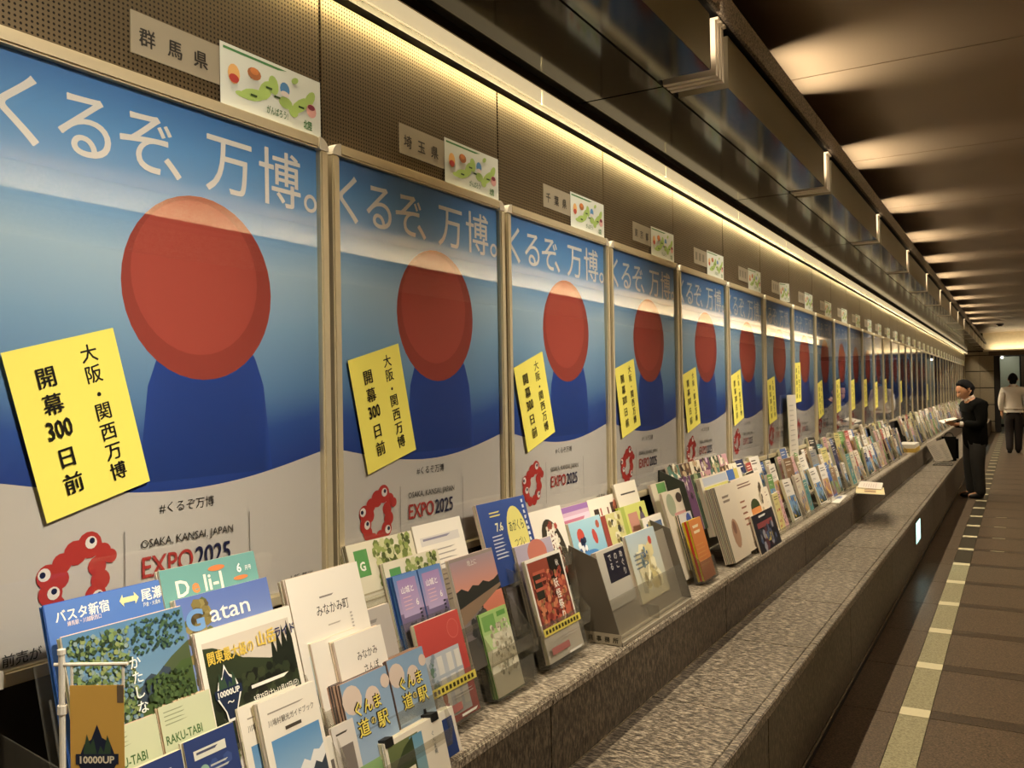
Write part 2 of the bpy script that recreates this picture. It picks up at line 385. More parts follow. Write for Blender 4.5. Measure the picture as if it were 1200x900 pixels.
put('glazed_panel', boxmesh('glazed_panel', M['bronze'], 1.55, 35.52, .1, 2.2, 35.6, 2.5), gp)
area('back_room_lamp', (1.1, 34.6, 2.6), (R(20), 0, 0), .4, .2, 7, (1, .97, .82))
bs = put('small_spotlight', boxmesh('small_spotlight', M['spot'], -.035, -.03, -.03, .035, .03, .03, bevel=.008), None, (1.02, Y_END + .3, 2.37))
tag(bs, 'tiny bright white spotlight at the top of the far doorway', 'spotlight')
structure('ceiling_back', boxmesh('ceiling_back', M['dark'], .3, Y_END + .2, 2.9, FX1, 35.8, 3.0))
# smoke detector on the far ceiling
sd = MB(); sd.tube((0, 0, 0), (0, 0, -.03), .09, 16); sd.tube((0, 0, -.03), (0, 0, -.06), .055, 16)
tag(put('smoke_detector', sd.mesh('smoke_detector', M['black']), None, (1.05, 27.0, MZ)), 'round dark smoke detector on the brightly lit far ceiling', 'smoke detector')

# ledge and bench in granite slabs
def slabs(parent, name, mat, x0, z0, x1, z1, y0, y1, step, bev=.002):
    me = boxmesh(name, mat, x0, .0015, z0, x1, step - .0015, z1, bevel=bev); y = y0
    while y < y1: put(name, me, parent, (0, y, 0)); y += step
L_Z, B_Z, L_X, B_X = .682, .443, .309, .69
le = put('stone_ledge', boxmesh('stone_ledge', M['dark'], -.03, -2, .43, L_X - .025, Y_END - .04, L_Z - .028))
tag(le, 'long granite ledge under the posters carrying all the leaflet racks', 'ledge')
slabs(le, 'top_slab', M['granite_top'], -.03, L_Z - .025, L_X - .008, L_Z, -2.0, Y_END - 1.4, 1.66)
slabs(le, 'edge_slab', M['granite_shaded'], L_X - .022, B_Z + .004, L_X - .004, L_Z - .027, -1.2, Y_END - 1.4, 1.66)
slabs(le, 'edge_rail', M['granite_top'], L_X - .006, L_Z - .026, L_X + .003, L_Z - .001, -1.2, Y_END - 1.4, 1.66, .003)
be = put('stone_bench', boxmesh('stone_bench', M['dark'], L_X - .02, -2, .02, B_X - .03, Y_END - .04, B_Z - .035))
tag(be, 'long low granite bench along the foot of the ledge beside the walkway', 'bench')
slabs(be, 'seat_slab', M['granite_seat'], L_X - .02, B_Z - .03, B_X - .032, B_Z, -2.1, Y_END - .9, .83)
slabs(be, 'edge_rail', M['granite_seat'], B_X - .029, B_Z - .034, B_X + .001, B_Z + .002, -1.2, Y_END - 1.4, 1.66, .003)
slabs(be, 'face_slab', M['granite_shaded'], B_X - .03, .058, B_X - .003, B_Z - .037, -.36, Y_END - 1.4, 1.66)
structure('baseboard_left', boxmesh('baseboard', M['black'], B_X - .028, -2, .002, B_X - .006, Y_END - .05, .05))
structure('trim_7', boxmesh('foot_rail', M['polished'], B_X - .012, -2, .046, B_X + .004, Y_END - .05, .055, bevel=.002))
structure('trim_8', boxmesh('ledge_rail', M['polished'], L_X - .01, -2, B_Z + .0005, L_X + .001, Y_END - .05, B_Z + .005))

for nm, y in (('nearer', 8.0), ('farther', 25.0)):
    e = empty('footlight', (B_X - .003, y, .30))
    tag(e, '%s of the two small glowing footlights set into the bench face' % nm, 'footlight')
    put('lens', boxmesh('lens', M['lens'], 0, -.17, -.085, .006, .17, .085, bevel=.0025), e)
    fm = MB(); fm.box(-.004, -.185, -.10, .004, .185, -.087); fm.box(-.004, -.185, .087, .004, .185, .10); fm.box(-.004, -.185, -.087, .004, -.172, .087); fm.box(-.004, .172, -.087, .004, .185, .087)
    put('bezel', fm.mesh('bezel', M['bronze']), e)
    area('footlight_glow', (B_X + .02, y, .30), (0, R(-90), 0), .16, .3, .35, (.75, 1, .95))

# ---------------------------------------------------------------- posters
Z0, Z1, FW = 1.057, 2.137, .815
def poster_art():
    w, h = .765, 1.032; c = Canvas(w, h, 'c9c3b9', lay=.00008)
    def V(z): return (z - 1.08) / h
    def U(y): return (y - .79) / w
    nb = 26
    arc = [(i / nb, V(1.389 - .050 * math.sin(math.pi * i / nb))) for i in range(nb + 1)]
    stops = [(0, '25408a'), (.12, '31549c'), (.22, '5f88b4'), (.40, '86acca'), (.58, 'b0cbdc'), (.70, '7fb0dc'), (.88, '62a0da'), (1, '447cc0')]
    for (a, ca), (b, cb) in zip(stops, stops[1:]):
        for i in range(nb):
            def pt(k, t): u, va = arc[k]; return (u, va + (1 - va) * t)
            p = [pt(i, a), pt(i + 1, a), pt(i + 1, b), pt(i, b)]
            c.add([c._p(*q) for q in p], [(0, 1, 2, 3)], [lin(ca), lin(ca), lin(cb), lin(cb)])
    c._n()
    # plain stand-in for the artwork: a rounded deep-blue column under a red disc
    c.ridge(U(1.06), U(1.40), V(1.36), [V(1.36)] + [V(1.42 + .27 * math.sin(math.pi * (i + .5) / 14) ** .35) for i in range(14)] + [V(1.36)], '143a86', '1b49a6')
    c.ell(U(1.215), V(1.745), .245, None, 'a83a2c', 40)
    c.ell(U(1.205), V(1.765), .205, None, 'bd4534', 36)
    x = .025
    for s, u in zip('くるぞ、万博。', (-.02, .135, .30, .43, .565, .755, .935)):
        c.text(s, u, V(1.963), .132, 'f1ece3', bold=.006)
    c.text('#くるぞ万博', U(1.17), V(1.300), .023, '2c2a28', 'c')
    # emblem: uneven ring of red cells with eye dots
    ring = [(.931, 1.252, .022), (.958, 1.262, .024), (.984, 1.246, .016), (.972, 1.222, .018), (.978, 1.196, .019), (.968, 1.170, .021), (.942, 1.152, .018), (.912, 1.150, .017), (.892, 1.168, .018), (.884, 1.190, .022), (.880, 1.220, .021), (.900, 1.212, .018), (.905, 1.238, .018), (.998, 1.236, .013)]
    for y, z, r in ring: c.ell(U(y), V(z), r / w, None, 'c2261e', 14)
    for y, z, dx, dz in ((.960, 1.266, .002, .003), (.873, 1.224, -.003, 0), (.889, 1.190, .001, .003), (.972, 1.168, .003, .002)):
        c.ell(U(y), V(z), .0115 / w, None, 'ede6dc', 12); c.ell(U(y + dx), V(z + dz), .0055 / w, None, '1d2148', 10)
    c.rect(U(1.026), V(1.13), U(1.0275), V(1.275), '55504a'); c.rect(U(1.328), V(1.13), U(1.3295), V(1.275), '55504a')
    c.text('OSAKA, KANSAI, JAPAN', U(1.061), V(1.238), .0215, '26231f', bold=.004, sx=.95)
    c.text('EXPO', U(1.060), V(1.182), .054, 'b8271f', bold=.012, sx=.86)
    c.text('2025', U(1.185), V(1.182), .054, '23264a', bold=.012, sx=.83)
    c.text('前売が', U(.799), V(1.088), .022, '3a3632', bold=.01)
    c.text('大阪 夢洲', U(1.44), V(1.098), .018, '3a3632', bold=.01)
    return c.mesh('poster', M['poster'])
PM = poster_art()
PREF = {1: '群馬県', 2: '埼玉県', 3: '千葉県', 4: '東京都'}
def plate_mesh(s):
    c = Canvas(.212, .082, None); c.box(-.0025, -.106, 0, -.0001, .106, .082, lin('9d937f'))
    for i, ch in enumerate(s or '▪▪▪'):
        if s: c.text(ch, .17 + .30 * i, .28, .46, '1c1814', 'c', bold=.02)
        else: c.rect(.10 + .27 * i, .25, .25 + .27 * i, .75, '6b6150')
    me = c.mesh('name_plate', M['platemat']); return me
M['platemat'] = print_mat('engraved brushed plate', .35, .7)
def sticker_mesh():
    c = Canvas(.305, .135, 'dfe4da'); c.text('能登半島を応援しています', .03, .89, .06, '2f7a3c', bold=.01) if 0 else c.lines(.03, .78, .87, .95, 1, '3f8a4a', .5)
    g = 'a6c85a'
    for u, v, a, b, r in ((.30, .33, .12, .10, .2), (.42, .48, .09, .12, .9), (.50, .62, .05, .16, .2), (.62, .40, .07, .10, 0), (.78, .45, .12, .10, .6), (.88, .62, .08, .09, .9), (.72, .84, .04, .05, .5), (.2, .27, .07, .05, 0), (.70, .30, .05, .1, 0)):
        c.ell(u, v, a, b, g, 12, r)
    for u, v, a, b, k in ((.12, .55, .055, .16, 'f0b35a'), (.12, .48, .045, .07, 'c8342a'), (.31, .68, .065, .10, 'b86a32'), (.31, .72, .04, .06, 'e0802e'), (.61, .62, .05, .12, '4a8ec8'), (.61, .54, .045, .05, 'e6d8d0'), (.89, .42, .055, .12, 'e8a8a0'), (.89, .48, .04, .05, '8a2440')):
        c.ell(u, v, a, b, k, 12)
    for u, v in ((.42, .52), (.5, .42), (.75, .40), (.27, .3)): c.rect(u, v, u + .06, v + .035, '2c4a20')
    c.text('がんばろう!', .42, .12, .15, '1e6a34', bold=.015, sx=.62); c.text('北陸', .80, .08, .17, '1e7a34', bold=.02, sx=.62)
    return c.mesh('support_sticker', M['print'])
SM = sticker_mesh()
def notice_mesh():
    c = Canvas(.21, .297, 'f4e63c')
    for i, ch in enumerate('大阪・関西万博'): c.text(ch, .72, .84 - .127 * i + (.02 if i > 2 else 0), .115, '16140f', 'c', bold=.016)
    for i, ch in enumerate(('開', '幕', None, '日', '前')):
        if ch: c.text(ch, .30, .76 - .16 * i, .13, '16140f', 'c', bold=.016)
    c.text('300', .30, .45, .15, '16140f', 'c', bold=.02, sx=.72)
    return c.mesh('yellow_notice', M['print'])
NM = notice_mesh()
bt = boxmesh('frame_bar', M['alu'], -.010, .03, -.028, .015, FW - .03, 0, bevel=.004)
bb = boxmesh('frame_bar', M['alu'], -.010, .03, 0, .015, FW - .03, .026, bevel=.004)
bv = boxmesh('frame_bar', M['alu'], -.010, 0, .03, .015, .026, Z1 - Z0 - .03, bevel=.004)
def corner():
    m_ = MB(); n = 7
    pts = [(.03, -.03), (.026, -.03)]
    out = [(.03 - .03 * math.cos(a), -.03 + .03 * math.sin(a)) for a in [math.pi / 2 * i / n for i in range(n + 1)]]
    inn = [(.026, -.03), (.03, -.026)]
    ring = out + [(.03, -.028), (.028, -.03)]
    k = len(ring)
    m_.add([(-.010, y, z) for y, z in ring] + [(.0155, y, z) for y, z in ring],
           [tuple(range(k)), tuple(range(2 * k - 1, k - 1, -1))] + [(i, (i + 1) % k, (i + 1) % k + k, i + k) for i in range(k)])
    return m_.mesh('corner_cap', M['cap'])
CM = corner()
gm = boxmesh('glass_pane', M['glass'], .0035, .028, .028, .006, FW - .028, Z1 - Z0 - .03)
# notices: frame index -> (dy from frame edge, z centre, rotation in degrees)
NOT = {1: (.174, 1.482, 14.5), 2: (.189, 1.488, 14), 3: (.18, 1.49, 17), 4: (.17, 1.49, 13), 5: (.17, 1.47, 12), 6: (.17, 1.47, 12), 7: (.17, 1.44, 9), 8: (.14, 1.56, 3), 9: (.17, 1.42, 10), 10: (.17, 1.44, 6), 11: (.17, 1.44, 5), 12: (.17, 1.45, 4), 13: (.17, 1.42, 5), 14: (.17, 1.46, 5), 16: (.17, 1.44, 6), 21: (.17, 1.40, 4)}
rg = random.Random(5)
plate_blank = plate_mesh(None)
for n in range(0, 37):
    y = .763 + P * (n - 1)
    if y + FW > Y_END: break
    nm = ORD[n] + ' from the left' if n else 'cut off by the left edge of the picture'
    f = empty('poster_frame', (0, y, Z0))
    tag(f, ('champagne aluminium poster frame with rounded corners, %s' % nm) if n else 'champagne aluminium poster frame beyond the left edge of the picture', 'poster frame', 'poster frames along the wall')
    put('frame_bar', bt, f, (0, 0, Z1 - Z0)); put('frame_bar', bb, f); put('frame_bar', bv, f); put('frame_bar', bv, f, (0, FW - .026, 0))
    put('corner_cap', CM, f, (0, 0, Z1 - Z0)); put('corner_cap', CM, f, (0, 0, 0), (R(90), 0, 0))
    put('corner_cap', CM, f, (0, FW, Z1 - Z0), (R(-90), 0, 0)); put('corner_cap', CM, f, (0, FW, 0), (R(180), 0, 0))
    put('glass_pane', gm, f)
    p = put('expo_poster', PM, None, (-.002, y + FW / 2, 1.08))
    tag(p, 'blue and white expo poster inside the %s poster frame' % (nm if n else 'frame beyond the left edge,') if n else 'blue and white expo poster in the frame beyond the left picture edge', 'poster', 'expo posters in the frames')
    if n:
        q = put('name_plate', plate_mesh(PREF[n]) if n in PREF else plate_blank, None, (-.0068, y + .40, 2.181))
        tag(q, 'brushed metal prefecture name plate above the %s poster from the left' % ORD[n], 'name plate', 'prefecture name plates')
        s = put('support_sticker', SM, None, (-.0055, y + .6585, 2.1415), (R(rg.uniform(-.6, .6)) if n != 7 else R(4), 0, 0))
        tag(s, 'white and green printed sticker with map above the %s poster from the left' % ORD[n], 'sticker', 'map stickers beside the name plates')
    if n in NOT:
        dy, z, a = NOT[n]
        # pivot is bottom centre; rotate about it and shift so that the centre lands at z
        th = R(a); q = put('yellow_notice', NM, None, (.0075, y + dy + .1485 * math.sin(th), z - .1485 * math.cos(th)), (th, 0, 0))
        tag(q, 'tilted yellow countdown notice taped on the %s poster from the left' % ORD[n], 'notice', 'yellow notices taped on the posters')

# ---------------------------------------------------------------- leaflets, racks
PAGE = 'e4d9c4'
def sheet(w, h, art, th=.0012, edge=PAGE):
    c = Canvas(w, h); c.box(-th, -w / 2, 0, 0, w / 2, h, lin(edge)); c.x = .0002; art(c)
    return c.mesh('front_leaflet', M['print'])
def pile_mesh(w, h, n, th, edge=PAGE, seed=1, side=None):
    g = random.Random(seed); c = Canvas(w, h); x = -.0016
    for i in range(n):
        t = th / n; dy = g.uniform(-.002, .002); dz = g.uniform(-.002, .0015) if i else 0
        e = lin(edge if i % 2 or not side else side); e = tuple(k * g.uniform(.82, 1) for k in e[:3]) + (1,)
        c.box(x - t * .86, -w / 2 + dy, 0, x, w / 2 + dy, h + dz, e); x -= t
    return c.mesh('leaflet_pile', M['print'])
TILT = R(15.5)
def leaflet(name, cat, label, y0, y1, zt, xt, h, art, n=7, th=.012, edge=PAGE, side=None, tilt=None, group=None, yaw=0, roll=0):
    """a pile of one leaflet leaning in a rack; y0, y1, zt, xt place the top edge of its cover"""
    a = TILT if tilt is None else tilt; w = y1 - y0
    e = empty(name, (xt + h * math.sin(a), (y0 + y1) / 2, zt - h * math.cos(a)), Euler((roll, -a, yaw), 'XYZ'))
    tag(e, label, cat, group)
    put('front_leaflet', sheet(w, h, art, edge=edge), e)
    if n: tag(put('leaflet_pile', pile_mesh(w, h, n, th, edge, int(y0 * 100), side), e), kind='stuff')
    return e
def A(*ops):                                   # art from a list of (method, args...)
    def f(c):
        for o in ops:
            kw = o[-1] if isinstance(o[-1], dict) else {}
            getattr(c, o[0])(*(o[1:-1] if kw else o[1:]), **kw)
    return f
GREENS = ['4c6a35', '3a5530', '6d8546', '2c4226', '8a9a55']
B = dict(bold=.012)
def landscape(c, v0=0, v1=1, u0=0, u1=1, sky=('8fb6cf', '5d8fc0'), hill='37513a', snow=False, seed=1):
    g = random.Random(seed); h = v1 - v0
    c.rect(u0, v0, u1, v1, sky[0], sky[1])
    hs = [v0 + h * (.42 + .18 * math.sin(i * .7 + seed) + .06 * g.random()) for i in range(16)]
    c.ridge(u0, u1, v0, hs, '6f7f92' if not snow else 'd9dde0')
    c.ridge(u0, u1, v0, [v0 + h * (.26 + .10 * math.sin(i * .9 + seed * 2) + .05 * g.random()) for i in range(16)], '26331f', hill)
def a_basta(c):
    c.rect(0, 0, 1, 1, '2e62b4', '4d7fd0')
    c.text('バスタ新宿', .06, .90, .070, 'f6f2e6', bold=.025, sx=.92); c.text('尾瀬', .735, .905, .075, 'f6f2e6', bold=.025)
    c.text('練馬駅・川越駅西口', .14, .868, .028, 'f3dfe0', bold=.01, sx=.8); c.text('戸倉・大清水', .74, .868, .028, 'eaf0e8', bold=.01, sx=.7)
    c.poly([(.555, .93), (.585, .965), (.585, .945), (.68, .945), (.68, .965), (.715, .93), (.68, .895), (.68, .915), (.585, .915), (.585, .895)], 'efe79a')
def a_katashina(c):
    c.rect(0, 0, 1, 1, '8fb4c6', '4f86b2'); c.ridge(0, 1, 0, [.45, .46, .48, .52, .56, .60, .62, .64, .66, .70, .74, .77, .80], '2e3f22', '50603a')
    c.ridge(.35, .8, .3, [.52, .58, .62, .60, .66, .68, .66, .70, .68], '3a4a5a')
    c.ridge(0, 1, 0, [.30, .30, .33, .42, .44, .46, .52, .58, .62, .66, .70, .70], '1f3018', '47602a')
    c.rect(0, .27, 1, .30, '7f9fb8'); c.rect(0, 0, 1, .27, '3f5a3e', '2a4426')
    c.ridge(0, 1, 0, [.05, .10, .12, .16, .19, .20, .18, .14], '7d92bc')
    c.blobs(0, .40, .52, .97, GREENS + ['7d9a5a', '86a0a0', '5f86a0'], 800, .022, 4, 5); c.blobs(.5, .80, .98, .98, ['2c4a3a', '35573f', '476b45'], 130, .018, 5, 5); c.blobs(.55, .3, .98, .66, ['3e5a2c', '2a3d20', '4f6a34'], 300, .02, 6, 5)
    c.text('かたしな', .50, .74, .075, 'f4f4ea', 'c', vert=True, bold=.012)
    c.text('*', .76, .40, .14, 'dfe6b0'); c.text('*', .66, .22, .12, 'dfe6b0')
def a_deli(c):
    c.rect(0, 0, 1, 1, '6fb3ad', '63a49f'); c.text('D', .12, .82, .14, 'f4efdf', bold=.02); c.text('e', .28, .825, .12, 'e08a3c', bold=.03)
    c.text('li-J', .40, .82, .145, 'f4efdf', bold=.015, sx=1.1); c.ell(.56, .945, .09, .018, 'e07a2e'); c.ell(.80, .85, .08, .014, 'e07a2e')
    c.text('6', .77, .885, .08, 'ffffff', bold=.02); c.text('月号', .86, .89, .035, 'ffffff', bold=.01, sx=.8)
def a_gatan(c):
    landscape(c, sky=('9fb4d8', '5b78c4'), hill='5d5a3a', seed=3); c.blobs(0, .4, .35, .95, ['8a7a3a', '5f6b3a', '6a5a34', '9a8a4a'], 70, .06, 3)
    c.text('G', .06, .795, .17, '6aa0dc', bold=.04, sx=1.1); c.text('atan', .30, .815, .15, 'f4f2ea', bold=.006, sx=1.3)
    c.ridge(.5, .95, .45, [.55, .68, .6, .72, .62, .70, .6, .66, .55], '2f3a30')
def logo_up(c, u, v, s, fg='f2efe4', dk='1d2c4a', txt='f2efe4', q=1):
    h = s * c.w / c.h
    c.poly([(u - s * .62, v), (u - s * .4, v + h * .55), (u - s * .18, v + h * .7), (u, v + h * 1.15), (u + s * .15, v + h * .75), (u + s * .4, v + h * .6), (u + s * .62, v), (u + s * .3, v - h * .6), (u + s * .26, v - h), (u - s * .26, v - h), (u - s * .3, v - h * .6)], fg)
    k = .86
    c.poly([(u - s * .62 * k, v), (u - s * .4 * k, v + h * .5), (u - s * .2, v + h * .62), (u, v + h * 1.0), (u + s * .15, v + h * .66), (u + s * .4 * k, v + h * .5), (u + s * .62 * k, v), (u + s * .25, v - h * .6), (u + s * .2, v - h * .9), (u - s * .2, v - h * .9), (u - s * .25, v - h * .6)], dk)
    c.ridge(u - s * .42, u + s * .42, v + h * .12, [v + h * (.35 + .35 * (i % 2) + .2 * math.sin(i)) for i in range(9)], '33503a')
    c.rect(u - s * .66, v - h * .06, u + s * .66, v + h * .26, dk); c.text('10000UP', u, v - h * .02, h * .30, txt, 'c', bold=.03, sx=1.0)
    c.text('〜', u, v - h * .42, h * .35, txt, 'c', bold=.02)
def a_sangaku(c):
    c.rect(0, 0, 1, 1, 'efe8d8'); c.rect(.045, .03, .955, .90, '20251c', '2f3a2a'); c.rect(.045, .60, .955, .93, 'd9cdbb')
    c.ridge(.045, .955, .2, [.90, .89, .86, .82, .78, .76, .74, .72, .72, .71, .70], '1d2419', '333f25')
    c.ridge(.70, .955, .6, [.70, .85, .74, .88, .76, .9, .78, .92, .8], '1f271c')
    c.blobs(.05, .35, .95, .68, ['262e1e', '2f3a24', '1b2117', '3a4428'], 120, .05, 8)
    c.rect(.045, .03, .955, .26, '6f6672', '8b828c'); c.ridge(.045, .955, .2, [.22, .27, .30, .31, .34, .36, .38, .38], '5d6f2c', '7b8a3a')
    for u, v, k in ((.22, .17, 'd8d4cc'), (.52, .24, 'c9c27a'), (.80, .30, '2a2a30')):
        c.ell(u - .05, v - .05, .035, None, '1c1c1c', 12); c.ell(u + .06, v - .04, .035, None, '1c1c1c', 12); c.ell(u, v + .02, .035, .05, k); c.ell(u, v + .085, .02, None, 'e8e0d0')
    c.text('関東最大級の', .06, .80, .085, 'e8c41c', bold=.03, sx=.72); c.text('山岳', .56, .815, .10, 'e8c41c', bold=.03, sx=.85); c.text('ライド', .76, .83, .075, '1b2560', bold=.03, sx=.85)
    logo_up(c, .20, .60, .20); c.text('5月25日(土)~11月17日(日)', .42, .50, .045, 'f0ece0', bold=.012, sx=.75); c.lines(.42, .92, .56, .60, 1, 'f0ece0', .5)
def a_raku(c):
    c.rect(0, 0, 1, 1, 'bdc79a', 'c9cfa6'); c.lines(.08, .55, .87, .97, 4, '8f9a72', .25); c.text('RAKU-TABI', .04, .77, .075, '3f6a30', bold=.015, sx=.72)
    c.lines(.1, .9, .3, .55, 5, '9aa57c', .2)
def a_navy(c):
    c.rect(0, 0, 1, 1, '27407c', '2b3f78'); c.blobs(0, .3, 1, .8, ['38508e', '4a5f98', '8fa0bc'], 24, .12, 3); c.rect(.15, .86, .78, .92, 'd9d8c8'); c.lines(.2, .72, .87, .91, 1, '4a4f6a', .4); c.ell(.30, .78, .09, None, '86b098'); c.lines(.42, .85, .74, .80, 2, 'b8bcb8', .4)
    c.text('ク', .78, .58, .12, 'c03a4a', bold=.03)
def a_kawaba(c):
    c.rect(0, 0, 1, 1, 'ebe2d0'); c.rect(.10, .06, .94, .66, 'a8c8de', '4f8fc4'); c.ridge(.10, .94, .06, [.22, .26, .24, .30, .34, .40, .36, .44, .42, .46], 'e6e4df'); c.ridge(.10, .94, .06, [.12, .18, .20, .18, .28, .30, .26, .34, .30, .36], '3a4450')
    c.text('川場村観光ガイドブック', .10, .78, .062, '5a5148', bold=.002, sx=.82); c.lines(.12, .9, .86, .90, 1, '9a8f80', .3); c.rect(.36, .70, .64, .73, '4a4238')
def a_minakami(c):
    c.rect(0, 0, 1, 1, 'ece4d6'); c.text('みなかみ町', .30, .70, .085, '3a342e', bold=.004, sx=.8); c.lines(.38, .62, .80, .83, 1, '8a8078', .4); c.lines(.42, .64, .60, .63, 1, 'b8ae9e', .3)
    c.rect(.10, .20, .92, .46, '9fb6c4', 'b9ced8'); c.ridge(.10, .92, .20, [.24, .26, .29, .26, .28, .30, .27, .29, .33, .31], '5c6f88', '8a9ab0'); c.rect(.10, .12, .92, .20, '33424f')
    c.lines(.74, .78, .44, .66, 9, 'b8b0a6', .5)
def a_sanpo(c):
    c.rect(0, 0, 1, 1, 'ece4d6'); c.text('みなかみ', .38, .74, .10, '3f3831', bold=.004, rot=.03, sx=.8); c.text('さんぽ', .46, .60, .10, '3f3831', bold=.004, sx=.8)
    c.ell(.86, .42, .16, .06, '8aa8b0'); c.ell(.2, .12, .22, .10, '9ab08a'); c.lines(.12, .3, .30, .36, 2, '8a8078', .4)
def a_eki(c):
    c.rect(0, 0, 1, 1, '9fb6cf', '7ea2c4')
    for u, v, r in ((.18, .82, .20), (.60, .76, .16), (.92, .86, .10)): c.ell(u, v, r, None, 'd9c3b2', 14)
    for dx, dz, k, b in ((.02, -.012, '3a2e1c', .013), (-.015, .01, '3a2e1c', .013), (0, 0, 'f0dc3c', .013)):
        c.text('ぐんま', .14 + dx, .66 + dz, .15, k, bold=b, sx=.95); c.text('道', .16 + dx, .47 + dz, .17, k, bold=b); c.text('の', .44 + dx, .53 + dz, .08, k, bold=b * .8); c.text('駅', .58 + dx, .47 + dz, .17, k, bold=b)
    c.rect(0, 0, 1, .22, '5d8a4a', '8ab06a')
def a_clip(c):
    c.rect(0, 0, 1, 1, 'ece2cc'); c.rect(.04, .05, .55, .92, '4d5c30', '6d7a44'); c.rect(.40, .05, .62, .90, '8fb0a8', '5f9fc0'); c.ridge(.04, .45, .05, [.5, .6, .7, .8, .85, .9], '3d4a28')
    c.text('ぐんま県', .80, .74, .085, '5a6a70', 'c', vert=True); c.rect(.24, .12, .42, .5, 'e9e2c8'); c.text('日光', .33, .34, .14, '2a2c20', 'c', vert=True, bold=.02)
def a_greenmap(c):
    c.rect(0, 0, 1, 1, 'd6cfb2', 'ddd5ba'); c.rect(.08, .72, .27, .94, '4f9a4a'); c.text('G', .17, .77, .10, 'f0f0e0', 'c', bold=.03)
    c.blobs(.32, .62, .97, .97, ['8fa04a', '6d7f34', 'b3b878', '4c5a26', 'c8c890'], 150, .05, 7); c.lines(.1, .9, .1, .6, 9, 'aaa07e', .25)
def a_doc(c):
    c.rect(0, 0, 1, 1, 'efe8da'); c.rect(.10, .80, .90, .88, 'd9d4d0'); c.lines(.15, .85, .82, .87, 1, '8a88a0', .4); c.lines(.10, .92, .25, .76, 11, 'a8a29a', .25)
def a_fuji(c):
    c.rect(0, 0, 1, 1, '3a3550', '9a86b8'); c.rect(0, .55, 1, 1, 'b09ac4', '4f86c8'); c.rect(.12, .5, .88, .94, 'b8a4d0', 'a884bc'); c.text('山城と', .2, .78, .09, 'f4ecf0', bold=.02, sx=.95); c.lines(.22, .66, .56, .74, 4, 'e0b4c8', .3); c.text('6', .7, .60, .11, 'f4ecf0', bold=.02)
    c.lines(.78, .90, .2, .55, 8, '2c2a3c', .6); c.blobs(0, .05, 1, .4, ['4a4458', '3a3648', '6a5f78'], 40, .1, 3)
def a_sunset(c):
    c.rect(0, 0, 1, 1, '6a6268', '94867f'); c.rect(0, .60, 1, .97, 'e08a6a', 'a08a94'); c.ridge(0, 1, .5, [.70, .72, .68, .72, .70, .73, .70, .71, .74], '2c2e2a'); c.rect(.5, .28, 1, .6, 'c25f4a', 'd97a5c'); c.poly([(0, .55), (1, .66), (1, .63), (.1, .42), (0, .40)], '8a6f56')
    c.rect(0, 0, 1, .26, '5c564e', '4a4640'); c.text('地上に憩う', .32, .90, .055, 'd8d0cc', bold=.01, sx=.9) if 0 else c.text('地上に', .36, .90, .06, 'd8d0cc', bold=.01, sx=.9); c.blobs(.1, .2, .6, .45, ['3a3a38', '4c4a46'], 30, .08, 3)
def a_red(c):
    c.rect(0, 0, 1, 1, 'b0322c', 'd0403a'); c.rect(.06, .06, .84, .68, 'c3c6cc', 'b4bcc6'); c.ell(.80, .84, .13, None, 'dd6a60', 24); c.ell(.80, .84, .12, None, 'cf433c', 24)
    for u in (.30, .52, .70): c.rect(u, .12, u + .12, .64, 'd8d6cf')
    c.rect(.06, .44, .84, .47, 'aab4c0'); c.ell(.30, .26, .05, .07, 'b56a4a'); c.ell(.30, .31, .05, .03, '3a2420'); c.rect(.25, .08, .35, .20, 'c88a88'); c.blobs(.08, .3, .3, .66, ['8a9aa8', '5f7f6a'], 20, .05, 3)
def a_green(c):
    c.rect(0, 0, 1, 1, 'cfcab0', 'd4d0b6'); c.rect(0, .72, 1, 1, 'a8cc78', '9cc468'); c.rect(.06, .78, .5, .96, '6fa84a'); c.rect(.6, .90, .92, .96, '5a9a3a'); c.rect(.0, .55, .35, .74, 'b5d088'); c.blobs(.2, .2, .98, .84, ['a59a7c', 'c2ba9a', '8f8a70', 'ddd6bc'], 110, .06, 7)
def a_katsu(c):
    c.rect(0, 0, 1, 1, '1d3f86', '2850a0'); c.ell(.69, .52, .21, .38, 'e3d96a', 26); c.text('おがくり', .69, .60, .14, '3a4a2a', 'c', bold=.01, sx=.7) if 0 else c.text('あがくら', .69, .60, .15, '3a4a30', 'c', bold=.01, sx=.62); c.text('つつじ', .69, .42, .13, '3a4a30', 'c', sx=.7) if 0 else c.text('つづい', .69, .40, .13, '3a4a30', 'c', sx=.7)
    c.text('7.6', .34, .64, .14, 'e8e4b8', 'c', bold=.02); c.lines(.16, .42, .30, .60, 7, 'c8cce0', .35); c.lines(.2, .46, .80, .88, 2, 'e3d96a', .4); c.lines(.90, .95, .25, .95, 10, 'dfe6ee', .6)
def a_palette(c):
    c.rect(0, 0, 1, 1, '9a90a8', 'b0a6bc'); c.ell(.55, .88, .26, .14, 'c8705c', 24); c.text('PALETTE', .55, .76, .085, 'efe6da', 'c', bold=.006, sx=.9); c.rect(0, 0, 1, .45, '7d7468', '8f8790'); c.blobs(.2, .05, .8, .45, ['6a6258', '7f776c', '5a544c'], 30, .12, 3)
